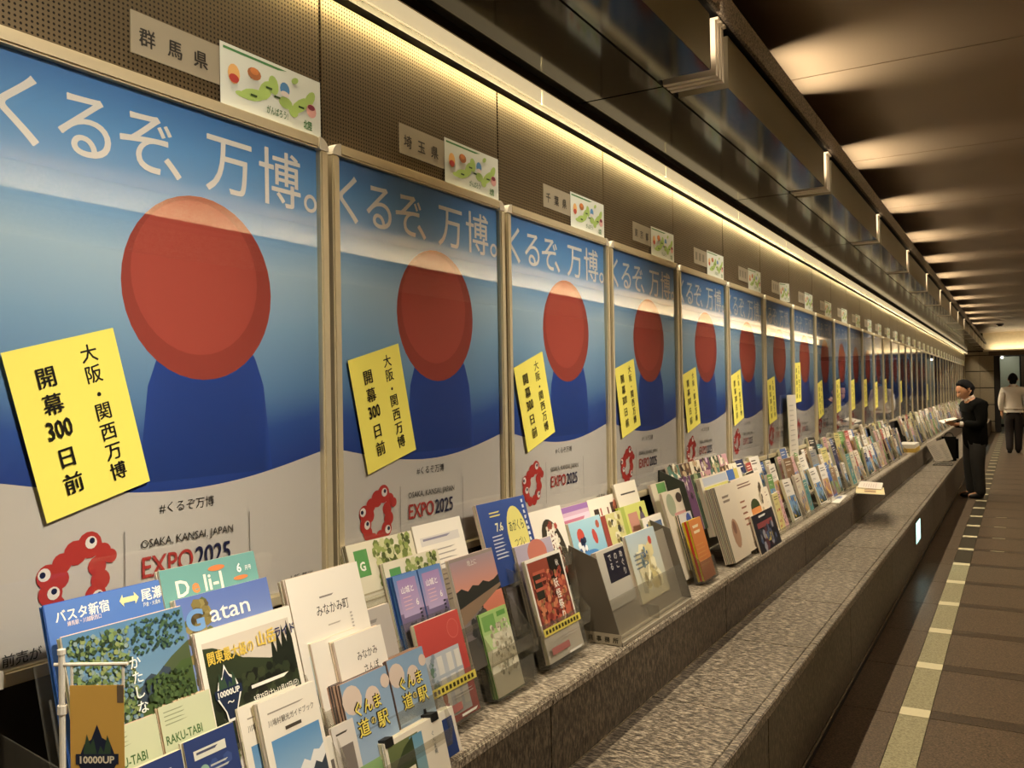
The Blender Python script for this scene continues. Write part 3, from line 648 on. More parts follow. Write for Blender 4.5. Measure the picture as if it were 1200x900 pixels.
def a_autumn(c):
    c.rect(0, 0, 1, 1, 'e6dfd2'); c.rect(.04, .26, .96, .97, '7a2f22', '9a3e28'); c.rect(.58, .74, .96, .97, '1c1712')
    c.blobs(.05, .28, .95, .82, ['b0432e', '8a3022', 'c85a3a', '5c1f18', '9a6a3a', 'd07a4a'], 220, .06, 9); c.rect(.10, .60, .30, .84, '2e2a1e')
    for u, v, k in ((.12, .84, .32), (.14, .76, .3), (.1, .68, .3)): c.rect(u, v, u + k, v + .03, 'c0563a')
    c.text('妖怪祭り', .66, .66, .10, 'f2ece0', 'c', vert=True, bold=.012); c.text('秋', .80, .86, .07, 'f2ece0', 'c'); c.text('か残', .30, .29, .055, 'f2ece0', 'c', bold=.02)
def a_call(c):
    c.rect(0, 0, 1, 1, 'eae2d2'); c.ell(.55, .62, .32, .30, '3a3428', 26, .25); c.blobs(.35, .40, .78, .86, ['e8e0cc', 'b8402c', 'd8cdb4', '8a3a28'], 46, .07, 5, 5); c.text('祭', .55, .66, .20, 'efe8d8', 'c', bold=.03, rot=.2); c.text('山', .60, .45, .18, 'c8452e', 'c', bold=.04, rot=.1); c.ell(.75, .12, .12, None, 'cfc4b0', 18)
def a_mag(c):
    c.rect(0, 0, 1, 1, 'd8b8c4', 'cfa8c4'); c.rect(0, .93, 1, 1, '9a6ab0'); c.rect(.08, .35, .95, .88, 'dcc8cc', 'e0c8dc'); c.lines(.15, .85, .70, .84, 1, 'c06a8a', .5); c.blobs(.05, .30, .95, .60, ['8a9a6a', 'c8c0a8', 'a86a5a', '7a8a5a', 'e8dcc8'], 60, .06, 3); c.rect(0, .2, 1, .28, '8a6a5a')
def a_mag2(c):
    c.rect(0, 0, 1, 1, 'e6dcc8'); c.rect(.12, .3, .26, .86, '3a2e28'); c.rect(.30, .3, .34, .86, 'b84a3a'); c.rect(.62, .35, .82, .90, '4a3630'); c.blobs(.62, .4, .84, .88, ['c86a4a', '2e2420'], 16, .06, 3); c.rect(.50, .3, .54, .85, '7a3a34')
def a_lblue(c):
    c.rect(0, 0, 1, 1, '5fa8cc', '9fd0e0'); c.ell(.28, .78, .11, None, 'd0402e', 10); c.ell(.70, .72, .07, .12, 'c83a30', 8, .3); c.ell(.86, .88, .06, None, 'b8543a', 8); c.blobs(.12, .45, .45, .72, ['2c3a5a', 'efefef', '26508a'], 22, .06, 3); c.ell(.45, .5, .25, .06, '3a86c8')
def a_black(c):
    c.rect(0, 0, 1, 1, 'a8a294', 'b8b2a2'); c.rect(.25, .42, 1, .94, '1d1c2c'); c.text('さかのだ', .42, .80, .13, 'c8c4bc', 'c', vert=True) if 0 else None
    for i, s_ in enumerate(('めぐり', 'のこ', 'でる')): c.text(s_, .85 - .22 * i, .78, .14, 'c4c0ba', 'c', vert=True, bold=.01)
def a_yb(c):
    c.rect(0, 0, 1, 1, 'cfc49a', 'a8bcc4'); c.blobs(.1, .2, .9, .7, ['d8c88a', 'e6dcae', 'c0b070'], 30, .14, 3); c.ell(.75, .82, .06, None, 'c8402e', 8); c.lines(.1, .6, .45, .7, 4, '6f7a84', .4); c.blobs(.2, .5, .7, .75, ['3a5a80', '6a8a9a'], 8, .05, 3)
def a_lime(c):
    c.rect(0, 0, 1, 1, 'c8cc50', 'd0d45c'); c.rect(.28, .45, .62, .85, 'c88a78'); c.ell(.78, .62, .10, .22, '6a5a72'); c.ell(.78, .86, .05, None, '3a2c3c', 10); c.rect(0, 0, .2, 1, 'a8b83c')
def a_cream(c):
    c.rect(0, 0, 1, 1, 'e6dcc6'); c.rect(.2, .80, .88, .825, '3a342c')
def a_wb(c):
    c.rect(0, 0, 1, 1, 'ece4d4'); c.rect(.14, .08, .92, .90, '3f5f8e', '4a6a94'); c.blobs(.14, .5, .5, .9, ['8a8a5a', 'a89a5c', '6a7048'], 44, .07, 3); c.ell(.45, .42, .16, .14, 'd2c87a', 12); c.text('鉄', .60, .20, .14, 'e8e8e0', 'c', bold=.02)
def a_orange(c):
    c.rect(0, 0, 1, 1, 'c86a1e', 'e08428'); c.text('MAP', .5, .78, .10, 'f2dcb0', 'c', bold=.01) if 0 else c.lines(.2, .8, .72, .90, 2, 'f2dcb0', .5); c.lines(.1, .9, .2, .6, 6, 'd8903c', .3)
def a_creamfig(c):
    c.rect(0, 0, 1, 1, 'd8c8ae', 'e2d4bc'); c.text('旅', .45, .78, .12, '6a5a4a', 'c') if 0 else c.lines(.25, .75, .74, .86, 2, '8a7a6a', .5); c.ell(.5, .34, .22, .2, 'b58a6a', 12); c.ell(.48, .42, .10, .09, '8a5f4a', 10)
def a_food(c):
    c.rect(0, 0, 1, 1, 'dccbb0', 'e2d4ba'); c.lines(.15, .7, .84, .92, 2, '7a4a34', .4); c.ell(.55, .52, .16, .13, '3c4a24', 14); c.rect(.38, .40, .72, .52, 'd8852c'); c.lines(.1, .3, .3, .7, 5, '9a5a3a', .3); c.blobs(.7, .3, .95, .8, ['5a4a34', 'b8a888'], 14, .05, 3)
def a_blk(c):
    c.rect(0, 0, 1, 1, '1b1c26', '20202a'); c.lines(.3, .7, .84, .92, 1, 'd8d4cc', .6); c.rect(.15, .62, .85, .76, '8a3a3c'); c.rect(.36, .22, .70, .42, 'b8a040'); c.blobs(.1, .12, .9, .6, ['4a5a7a', '2c3448', '8a8a94', '5a3038'], 26, .07, 3)
def a_yellowblue(c):
    c.rect(0, 0, 1, 1, 'd8ccb0', 'dcd2bc'); c.rect(.05, .62, .6, .82, 'd2cc4a'); c.rect(.05, .84, .6, .98, 'b4bccc'); c.rect(.62, .60, .8, 1, '2f68b4'); c.rect(.80, .6, .9, 1, 'c8b84a')

FL = [  # name, category, label, y0, y1, z top, x top, height, art, extras
 ('bus_timetable', 'leaflets', 'blue highway bus leaflet with white lettering and yellow double arrow, rearmost at left', .80, 1.03, 1.200, .115, .297, a_basta, dict(edge='3f6cc0')),
 ('travel_brochure', 'leaflets', 'brochure with wooded lake landscape photo and four white vertical characters', .803, 1.025, 1.155, .155, .297, a_katashina, {}),
 ('town_magazine', 'magazines', 'teal magazine with cream title and orange letter, standing highest behind the railway leaflet', 1.01, 1.23, 1.215, .115, .297, a_deli, {}),
 ('town_magazine', 'magazines', 'magazine titled in white and blue letters over a blue sky and mountains', 1.02, 1.235, 1.165, .145, .297, a_gatan, {}),
 ('cycling_brochure', 'leaflets', 'white-bordered dark cycling brochure with yellow heading and shield logo', 1.035, 1.265, 1.105, .175, .297, a_sangaku, {}),
 ('rail_pass_leaflet', 'leaflets', 'pale green leaflet with dark green title, left one of the two alike', .828, .932, 1.005, .205, .27, a_raku, dict(edge='dfc7a4')),
 ('rail_pass_leaflet', 'leaflets', 'pale green leaflet with dark green title, right one of the two alike', .936, 1.04, 1.012, .205, .27, a_raku, dict(edge='dfc7a4')),
 ('navy_leaflet', 'leaflets', 'dark navy leaflet with cream label strip, left one beside the yellow flag', .842, .946, .950, .248, .25, a_navy, {}),
 ('navy_leaflet', 'leaflets', 'dark navy leaflet with cream label strip and red character, right one', .950, 1.054, .958, .248, .25, a_navy, {}),
 ('guide_booklet', 'booklets', 'leftmost of three white village guide booklets with blue mountain photo', 1.055, 1.20, .965, .205, .21, a_kawaba, {}),
 ('guide_booklet', 'booklets', 'middle of three white village guide booklets with blue mountain photo', 1.085, 1.23, .966, .224, .21, a_kawaba, {}),
 ('guide_booklet', 'booklets', 'foremost of three white village guide booklets with blue mountain photo', 1.115, 1.26, .968, .243, .21, a_kawaba, {}),
 ('town_brochure', 'booklets', 'tall white town brochure with brush title and hazy mountain strip', 1.285, 1.505, 1.148, .145, .297, a_minakami, dict(n=10, th=.02)),
 ('walking_leaflet', 'leaflets', 'white walking leaflet with thin edge, behind left of its twin', 1.31, 1.45, 1.018, .188, .21, a_sanpo, {}),
 ('walking_leaflet', 'leaflets', 'white walking leaflet with brush-written title and round drawing, in front', 1.36, 1.512, 1.012, .205, .21, a_sanpo, {}),
 ('grey_leaflet', 'leaflets', 'plain light grey leaflet half hidden behind the white walking leaflets', 1.46, 1.585, 1.040, .17, .21, A(('rect', 0, 0, 1, 1, 'b4aca4'), ('lines', .2, .7, .7, .9, 2, '8a8480')), {}),
 ('roadside_booklet', 'booklets', 'blue booklet with yellow roadside station lettering and clouds, left and thicker', 1.33, 1.475, .938, .246, .21, a_eki, dict(n=12, th=.05, edge='caa58e', side='5a4c48')),
 ('roadside_booklet', 'booklets', 'blue booklet with yellow roadside station lettering and clouds, right and thinner', 1.492, 1.622, .940, .236, .21, a_eki, dict(n=8, th=.03, edge='b08a74', side='5a4c48')),
 ('area_map', 'maps', 'cream area map with green square and leafy photo, rear taller pile', 1.60, 1.86, 1.158, .030, .297, a_greenmap, dict(n=14, th=.045, side='8f8668')),
 ('area_map', 'maps', 'cream area map with green square and leafy photo, front lower pile', 1.70, 1.935, 1.100, .062, .297, a_greenmap, dict(n=14, th=.025, side='8f8668')),
 ('printed_notice', 'notice', 'white printed sheet of small text behind the sunset magazine', 1.87, 2.10, 1.165, .025, .297, a_doc, dict(n=1, th=.003)),
 ('castle_leaflet', 'leaflets', 'blue and lilac leaflet with white title, left of the pair', 1.702, 1.80, 1.069, .09, .21, a_fuji, dict(edge='3a62a8', n=9, th=.04)),
 ('castle_leaflet', 'leaflets', 'blue and lilac leaflet with white title, right of the pair', 1.806, 1.905, 1.068, .09, .21, a_fuji, dict(edge='3a62a8')),
 ('sunset_magazine', 'magazines', 'magazine with orange sunset over a river and bridge', 1.925, 2.145, 1.072, .105, .297, a_sunset, {}),
 ('red_brochure', 'leaflets', 'red-framed brochure with pale window collage in a clear holder', 1.70, 1.888, .957, .155, .257, a_red, {}),
 ('green_map', 'maps', 'narrow bright green folded map with relief picture', 1.992, 2.135, .915, .155, .225, a_green, dict(edge='a9cf6a', side='3f8a2c', n=8, th=.02)),
 ('festival_leaflet', 'leaflets', 'royal blue leaflet with large pale yellow oval, standing highest', 2.15, 2.435, 1.190, .05, .25, a_katsu, {}),
 ('lilac_brochure', 'booklets', 'lilac brochure with terracotta dome and white title, rear copy', 2.225, 2.465, 1.085, .062, .297, a_palette, {}),
 ('lilac_brochure', 'booklets', 'lilac brochure with terracotta dome and white title, front copy', 2.285, 2.52, 1.048, .10, .297, a_palette, {}),
 ('autumn_brochure', 'leaflets', 'dark red autumn festival brochure with white vertical title in a clear holder', 2.275, 2.510, 1.010, .14, .31, a_autumn, {}),
 ('calligraphy_leaflet', 'leaflets', 'tall white leaflet with black oval and red brushwork', 2.47, 2.70, 1.125, .045, .40, a_call, {}),
 ('pink_magazine', 'magazines', 'pink magazine with purple top edge and garden photo', 2.69, 3.0, 1.105, .025, .29, a_mag, dict(n=10, th=.02)),
 ('striped_magazine', 'magazines', 'cream magazine with dark vertical photo strips', 2.96, 3.27, 1.108, .025, .29, a_mag2, dict(n=10, th=.02)),
 ('pale_blue_leaflet', 'leaflets', 'light blue leaflet with red flower drawings above the steel stand', 2.70, 2.96, 1.060, .075, .25, a_lblue, {}),
 ('yellow_leaflet', 'leaflets', 'yellow and red patterned leaflet half hidden behind the map leaflet', 2.97, 3.16, 1.050, .075, .25, A(('rect', 0, 0, 1, 1, 'cfc878'), ('rect', 0, 0, .22, 1, '9a3a30'), ('blobs', .25, .5, .95, .95, ['3a3a2c', 'e0d8b0', '8a7a3a'], 26, .09)), {}),
 ('black_label_leaflet', 'leaflets', 'grey leaflet with black title block in the left pocket of the steel stand', 2.665, 2.89, .975, .195, .20, a_black, dict(edge='d8cfba', n=8, th=.02)),
 ('hiking_leaflet', 'leaflets', 'pale yellow and blue hiking leaflet in the right pocket of the steel stand', 2.93, 3.21, .990, .19, .25, a_yb, {}),
 ('railway_leaflet', 'leaflets', 'white-framed blue leaflet leaning right of the steel stand', 3.26, 3.47, 1.005, .125, .26, a_wb, {}),
 ('lime_leaflet', 'leaflets', 'lime green leaflet with pink portrait square', 3.17, 3.45, 1.055, .06, .22, a_lime, dict(edge='b8c83c')),
 ('cream_envelope', 'leaflets', 'plain cream leaflet with one black line, beneath the fourth poster', 3.20, 3.42, 1.145, .03, .25, a_cream, dict(n=4, th=.008)),
 ('green_cap_leaflet', 'leaflets', 'tall cream leaflet with green top patch', 3.60, 3.78, 1.105, .03, .40, A(('rect', 0, 0, 1, 1, 'd8ccae'), ('rect', .35, .88, .95, .99, '5f9a4a')), {}),
 ('pink_photo_leaflet', 'leaflets', 'pale leaflet with pink block and small round portrait', 3.55, 3.80, 1.075, .10, .38, A(('rect', 0, 0, 1, 1, 'd9ccb4'), ('ell', .3, .84, .2, None, '9aa486'), ('rect', .35, .60, .95, .74, 'c88a86'), ('ell', .75, .90, .15, .06, '4a3a34')), {}),
 ('blue_leaflet', 'leaflets', 'small white and blue leaflet behind the orange guide', 3.62, 3.78, .975, .15, .24, A(('rect', 0, 0, 1, 1, 'c8c8cc'), ('rect', .1, .62, .8, .82, '2f4aa0'), ('ell', .7, .85, .2, None, '3a56a8')), dict(n=6, th=.03, side='3a4038')),
 ('orange_guide', 'leaflets', 'orange guide leaflet with red and yellow spine in a clear holder', 3.60, 3.76, .955, .20, .26, a_orange, dict(edge='c8452c', side='e0c83c', n=3, th=.03)),
 ('cream_map_leaflet', 'leaflets', 'cream leaflet with yellow and blue blocks, behind the food leaflets', 4.02, 4.72, 1.095, .115, .28, a_yellowblue, dict(n=10, th=.03)),
 ('portrait_leaflet', 'leaflets', 'cream leaflet with a small brown figure, left of the food leaflet', 4.03, 4.30, 1.052, .185, .36, a_creamfig, dict(n=12, th=.05, side='9a8f80')),
 ('food_leaflet', 'leaflets', 'cream food leaflet with an orange and green bowl picture', 4.31, 4.86, 1.058, .180, .36, a_food, {}),
 ('night_view_leaflet', 'leaflets', 'black leaflet with red and yellow picture, lowest in front of the food leaflet', 4.42, 4.85, .868, .250, .20, a_blk, dict(edge='e4d9c4', n=3, th=.008)),
]
for nm, cat, lab, y0, y1, zt, xt, h, art, ex in FL: leaflet(nm, cat, lab, y0, y1, zt, xt, h, art, **ex)
# dark multi-tier magazine rack left of the food leaflets: box with two rows of mixed magazines
g = random.Random(11)
mixed = [('teal and cream', ['4a7a6a', 'd8ceb4']), ('pink and grey', ['c08a94', '8a8480']), ('dark green', ['2f4a34', '8a9a6a']), ('purple', ['6a3f6a', 'c8b0c0']), ('cream and red', ['e0d4b8', 'b04a34']), ('brown', ['6a4a34', 'c8a878'])]
for row, (zt, xt) in enumerate(((1.165, .035), (1.115, .085))):
    for k in range(6):
        nmx, cc = mixed[(k * 5 + row * 3) % 6]
        y0 = 3.80 + row * .02 + k * .155
        leaflet('area_magazine', 'magazines', '%s magazine, %s along the %s row of the tall magazine rack' % (nmx, ORD[k + 1], ('rear', 'front')[row]), y0, y0 + .15, zt, xt, .26,
                A(('rect', 0, 0, 1, 1, cc[0]), ('blobs', .05, .55, .95, .97, cc + ['e6dcc4', '3a3028', 'b8a078'], 26, .14, k + row * 9)), n=5, th=.012)
rk = empty('magazine_rack', (0, 3.78, L_Z)); tag(rk, 'tall dark sided magazine rack beneath the fifth poster', 'rack')
m = MB(); m.prism([(.0, 0), (.24, 0), (.12, .42), (.0, .47)], 0, .008); put('side_panel', m.mesh('side_panel', plain('dark green grey card', '33362c', .6)), rk)
put('back_panel', boxmesh('back_panel', M['steel'], .0, .008, 0, .012, .95, .47), rk)

# ---- holders
def quad_slab(m, p, th):                        # p: four corners, thickness along +x tilt normal
    a, b, c_, d_ = [Vector(q) for q in p]; n = (b - a).cross(d_ - a).normalized() * th
    m.add([a, b, c_, d_, a - n, b - n, c_ - n, d_ - n], [(0, 1, 2, 3), (7, 6, 5, 4), (0, 4, 5, 1), (1, 5, 6, 2), (2, 6, 7, 3), (3, 7, 4, 0)])
def holder(label, y0, y1, xb, zb, hb, hf, depth=.03, tilt=TILT, strip=False, name='leaflet_holder', curve=False):
    """clear upright holder: back plate, two cheeks and a lower front plate"""
    w = y1 - y0; e = empty(name, (xb, (y0 + y1) / 2, zb), (0, -tilt, 0)); tag(e, label, 'leaflet holder')
    put('back_plate', boxmesh('back_plate', M['clear'], -depth - .003, -w / 2, 0, -depth, w / 2, hb), e)
    put('front_plate', boxmesh('front_plate', M['clear'], .006, -w / 2, 0, .009, w / 2, hf), e)
    put('base_plate', boxmesh('base_plate', M['clear'], -depth, -w / 2, 0, .006, w / 2, .003), e)
    for sgn in (-1, 1):
        m = MB(); n = 6; a = sgn * w / 2
        prof = [(-depth, .003), (.006, .003), (.006, hf)] + [(.006 - depth * (i / n), hf + (hb - hf) * (.12 + .88 * (i / n) ** 2) * (.75 if curve else .9)) for i in range(1, n + 1)]
        m.prism(prof, a - (.003 if sgn > 0 else 0), a + (0 if sgn > 0 else .003)); put('side_cheek', m.mesh('side_cheek', M['clear']), e)
    if strip:
        c = Canvas(w * .96, hf, None); c.x = .0092; c.rect(.0, .72, 1, .90, 'd8c62c')
        for i in range(11): c.rect(.05 + i * .083, .765, .05 + i * .083 + .05, .855, '3c3510')
        c.rect(.08, .26, .55, .42, 'a8605a'); c.lines(.5, .95, .06, .16, 1, 'e0dcd0', .5); c.lines(.45, .95, .50, .62, 2, 'a8a098', .25)
        put('notice_strip', c.mesh('notice_strip', M['print']), e)
    return e
sn = math.sin(TILT); cs_ = math.cos(TILT)
holder('clear holder with yellow strip carrying the red-framed brochure', 1.692, 1.896, .155 + .262 * sn, .957 - .262 * cs_, .27, .115, strip=True)
holder('clear holder with yellow strip carrying the autumn festival brochure', 2.265, 2.520, .14 + .320 * sn, 1.010 - .320 * cs_, .32, .125, strip=True)
holder('clear curved holder carrying the narrow green folded map', 1.985, 2.20, .155 + .230 * sn, .915 - .230 * cs_, .16, .07, curve=True)
holder('clear holder of the orange guide leaflet', 3.59, 3.77, .20 + .268 * sn, .955 - .268 * cs_, .20, .09, depth=.04)
holder('clear holder of the white-framed blue leaflet', 3.25, 3.48, .125 + .32 * sn, 1.005 - .32 * cs_, .22, .09)
holder('clear holder of the black night view leaflet and food leaflets', 4.40, 4.87, .27 + .0, L_Z + .002, .12, .06, depth=.02, tilt=R(8))
def tier_rack(label, y0, y1, tiers, name='tiered_rack'):
    """clear stepped rack: for each tier a shelf, a leaning back plate and a lip, between two clear sides"""
    e = empty(name, (0, y0, L_Z)); tag(e, label, 'leaflet rack'); w = y1 - y0
    for xb, zb, hb in tiers:
        z = max(zb - L_Z - .003, .001); m = MB(); m.box(xb - .05, .003, z - .003, xb + .012, w - .003, z); put('shelf', m.mesh('shelf', M['clear']), e)
        m = MB(); m.box(xb + .012, .003, z - .003, xb + .014, w - .003, z + .035); put('lip', m.mesh('lip', M['clear']), e)
        m = MB(); quad_slab(m, [(xb - .045, .004, z), (xb - .045, w - .004, z), (xb - .045 - hb * sn, w - .004, z + hb * cs_), (xb - .045 - hb * sn, .004, z + hb * cs_)], .002)
        put('back_plate', m.mesh('back_plate', M['clear']), e)
    zs = [(xb, zb - L_Z) for xb, zb, hb in tiers]
    top = max(z for x, z in zs) + .07
    prof = [(.004, .001), (min(.30, max(x for x, z in zs) + .014), .001)] + [(x + .014, z + .04) for x, z in sorted(zs, key=lambda q: -q[0])] + [(.004, top)]
    for yy in (0, w - .003):
        m = MB(); m.prism(prof, yy, yy + .003); put('side_panel', m.mesh('side_panel', M['clear']), e)
    return e
def basez(zt, h): return zt - h * cs_
tier_rack('clear tiered rack at far left holding the lake brochure and navy leaflets', .79, 1.06, [(.195, .914, .2), (.235, .869, .2), (.278, .742, .2), (.314, .712, .2)])
tier_rack('clear tiered rack holding the teal magazine and cycling brochure', 1.062, 1.275, [(.195, .929, .2), (.225, .879, .2), (.254, .819, .2), (.299, .764, .1)])
tier_rack('clear tiered rack holding the white town brochure and roadside booklets', 1.29, 1.63, [(.225, .862, .2), (.261, .806, .15), (.302, .735, .15)])
tier_rack('clear tiered rack holding the cream area maps', 1.64, 1.98, [(.110, .872, .2), (.142, .814, .2), (.146, .867, .2)])
tier_rack('clear tiered rack holding the sunset magazine and white printed sheet', 1.99, 2.22, [(.105, .879, .2), (.185, .786, .2)])
tier_rack('clear tiered rack holding the royal blue and lilac leaflets', 2.225, 2.62, [(.117, .949, .15), (.142, .799, .2), (.180, .762, .2)])
tier_rack('clear tiered rack behind the steel stand', 2.71, 3.24, [(.103, .826, .2), (.142, .819, .15)])
# steel stand with two pockets
ss = empty('steel_stand', (0, 2.632, L_Z)); tag(ss, 'grey steel sloping leaflet stand with two clear pockets and a small name strip', 'leaflet stand')
prof = [(.104, .001), (.304, .001), (.214, .280), (.11, .318)]
for yy in (0, .70):
    m = MB(); m.prism(prof, yy, yy + .003); put('side_panel', m.mesh('side_panel', M['steel']), ss)
m = MB(); quad_slab(m, [(.262, .003, .012), (.262, .70, .012), (.185, .70, .28), (.185, .003, .28)], .002); put('back_plate', m.mesh('back_plate', M['steelpale']), ss)
m = MB(); quad_slab(m, [(.296, .003, .02), (.296, .70, .02), (.256, .70, .145), (.256, .003, .145)], .002); put('front_plate', m.mesh('front_plate', M['clear']), ss)
put('base_plate', boxmesh('base_plate', M['steelpale'], .11, .003, .001, .303, .70, .012), ss)
m = MB(); m.box(.25, .34, .015, .30, .345, .06); m.box(.20, .34, .10, .262, .345, .24); put('divider', m.mesh('divider', M['clear']), ss)
c = Canvas(.19, .036, None); 
for i in range(6): c.rect(.1 + i * .14, .3, .1 + i * .14 + .07, .7, '3a3428')
c2 = Canvas(.19, .036); c2.box(-.001, -.095, 0, 0, .095, .036, lin('b5ab98')); c2.x = .0003
for i, ch in enumerate('群馬県事務所'): c2.text(ch, .10 + i * .158, .25, .55, '3a3428', 'c', bold=.02)
put('name_strip', c2.mesh('name_strip', M['print']), ss, (.205, -.0015, .002), (0, 0, R(-90)))
# flag on a slim pole
fg = empty('banner_stand', (.285, .722, L_Z), (0, 0, R(-58))); tag(fg, 'small yellow banner with mountain shield logo on a slim white pole', 'banner')
m = MB(); m.tube((0, 0, .001), (0, 0, .487), .0042, 10); m.tube((0, 0, .487), (0, 0, .494), .0055, 10); m.tube((0, 0, .405), (0, 0, .417), .0065, 10); m.tube((0, 0, .30), (0, 0, .312), .0065, 10); m.tube((0, 0, 0), (0, 0, .004), .035, 16)
put('pole', m.mesh('pole', M['white_plastic']), fg)
m = MB(); m.tube((0, -.010, .473), (.004, .092, .473), .0026, 8); m.tube((.001, .014, .473), (.001, .014, .44), .002, 6); m.tube((.003, .085, .473), (.003, .085, .44), .002, 6); put('crossbar', m.mesh('crossbar', M['white_plastic']), fg)
c = Canvas(.075, .24, None); c.box(-.0008, -.0375, 0, 0, .0375, .24, lin('c8962a')); c.x = .0002; c.rect(0, 0, 1, 1, 'd8a42c'); c.rect(0, .0, 1, .12, '1d2740'); c.rect(.88, .90, 1, 1, '6a5a48'); logo_up(c, .5, .56, .60, fg='1d2740', dk='1d2740', txt='e8dcc0')
put('banner_cloth', c.mesh('banner_cloth', M['print']), fg, (.006, .050, .205), (0, 0, R(-3)))
# clipped sheaf and card holder in front
e = leaflet('clipped_sheaf', 'leaflets', 'sheaf of white leaflets with landscape photo held by two black clips', 1.40, 1.60, .805, .300, .14, a_clip, n=14, th=.03, tilt=R(14))
for yy in (-.085, .075):
    m = MB(); m.prism([(-.045, .13), (.004, .13), (.004, .147), (-.045, .147)], yy - .012, yy + .012); m.tube((-.02, yy, .147), (-.02, yy, .157), .003, 6)
    put('binder_clip', m.mesh('binder_clip', M['black']), e)
leaflet('card_leaflet', 'leaflets', 'small white card with grey square in a little clear holder, left', 1.215, 1.275, .862, .272, .12, A(('rect', 0, 0, 1, 1, 'e4dccb'), ('lines', .15, .8, .8, .88, 1, '4a443c'), ('rect', .3, .3, .9, .65, '6a6058')), n=3, th=.005)
leaflet('card_leaflet', 'leaflets', 'small white card with grey square in a little clear holder, right', 1.28, 1.345, .872, .266, .12, A(('rect', 0, 0, 1, 1, 'd8cfc4'), ('lines', .15, .8, .8, .88, 1, '4a443c'), ('rect', .2, .2, .8, .65, '7a7068')), n=3, th=.005)
leaflet('photo_booklet', 'booklets', 'stack of booklets with navy cover at the very front edge', 1.44, 1.66, .800, .292, .10, A(('rect', 0, 0, 1, 1, 'e4dccb'), ('rect', .12, 0, .95, .82, '27407c')), n=8, th=.03)

# ---- the long run of racks: every leaflet pile its own object, from a pool of covers
def cover(kind, seed):
    g = random.Random(seed)
    BG = {'cream': 'e2d6bc', 'white': 'e8e0d2', 'blue': '3f66a8', 'green': '6a9a4a', 'red': 'b23a30', 'yellow': 'cfc070', 'grey': '8a8880', 'brown': '8a6644', 'teal': '4f9a98', 'pink': 'd2a0a0', 'navy': '24305c', 'black': '24211e'}[kind]
    def f(c):
        c.rect(0, 0, 1, 1, BG); t = g.random(); dark = kind in ('blue', 'red', 'navy', 'black', 'brown', 'green', 'teal')
        ink = 'ece4d0' if dark else g.choice(['4a3a30', '7a2a24', '2c3c6a', '3a5a34'])
        if t < .55: landscape(c, .08, .60, .06, .94, seed=seed) if g.random() < .5 else c.rect(.08, .10, .92, g.uniform(.45, .65), g.choice(['5a7f9a', 'a86a4a', '6a8a4a', 'c8a04a', '8a4a5a', 'b0a898']), g.choice(['9ab4c4', 'd0a070', '8aa060', 'c0b8a8']))
        c.blobs(.08, .12, .92, .58, [g.choice(['b0432e', '3f66a8', '4a7a3a', 'd8b040', '3a3028', 'e8dcc0', '7a5a8a']) for _ in range(3)], 12, .10, seed)
        c.lines(.12, .88, .80, .93, 2, ink, .32, seed); c.lines(.12, .7, .68, .74, 2, ink, .25, seed)
    return f
KINDS = ['cream', 'white', 'white', 'cream', 'white', 'blue', 'cream', 'green', 'white', 'grey', 'red', 'white', 'brown', 'cream', 'teal', 'yellow', 'white', 'pink', 'navy', 'cream', 'black']
SIZES = {'narrow': (.105, .22), 'wide': (.19, .27)}
POOL = {}
def pooled(kind, size, v):
    k = (kind, size, v)
    if k not in POOL:
        w, h = SIZES[size]; me = sheet(w, h, cover(kind, hash_(k)))
        POOL[k] = (me, pile_mesh(w, h, 5, .018, seed=v))
    return POOL[k]
def hash_(k): return sum(ord(ch) * (i + 3) for i, ch in enumerate(str(k))) % 9973
rackm = {}
def run_rack():
    if not rackm:
        w = .80; tiers = [(.105, .16, .12), (.175, .10, .12), (.245, .006, .10)]
        m = MB()
        for xb, z, hb in tiers:
            m.box(xb - .05, .003, z - .003, xb + .012, w - .003, z); m.box(xb + .012, .003, z - .003, xb + .014, w - .003, z + .03)
        rackm['shelf'] = m.mesh('shelf', M['clear'])
        m = MB(); m.prism([(.01, .001), (.262, .001), (.262, .05), (.19, .14), (.12, .20), (.01, .24)], 0, .003); rackm['side'] = m.mesh('side_panel', M['clear'])
    return rackm
TN = ('rear', 'middle', 'front')
rng = random.Random(21); total = 0; far = Canvas(1, 1)
def section_positions(sec):
    y = .763 + P * (sec - 1); out = []
    for tier, (xb, z) in enumerate(((.100, .16), (.170, .10), (.240, .006))):
        yy = y + rng.uniform(.0, .03)
        while yy < y + .78:
            size = 'narrow' if rng.random() < .45 else 'wide'; w = SIZES[size][0]
            if yy + w > y + .82: break
            if rng.random() < (.10 if tier < 2 else .22): yy += w * .8; continue
            out.append((tier, xb, z, yy + w / 2, size)); yy += w + rng.uniform(.004, .02)
    return out
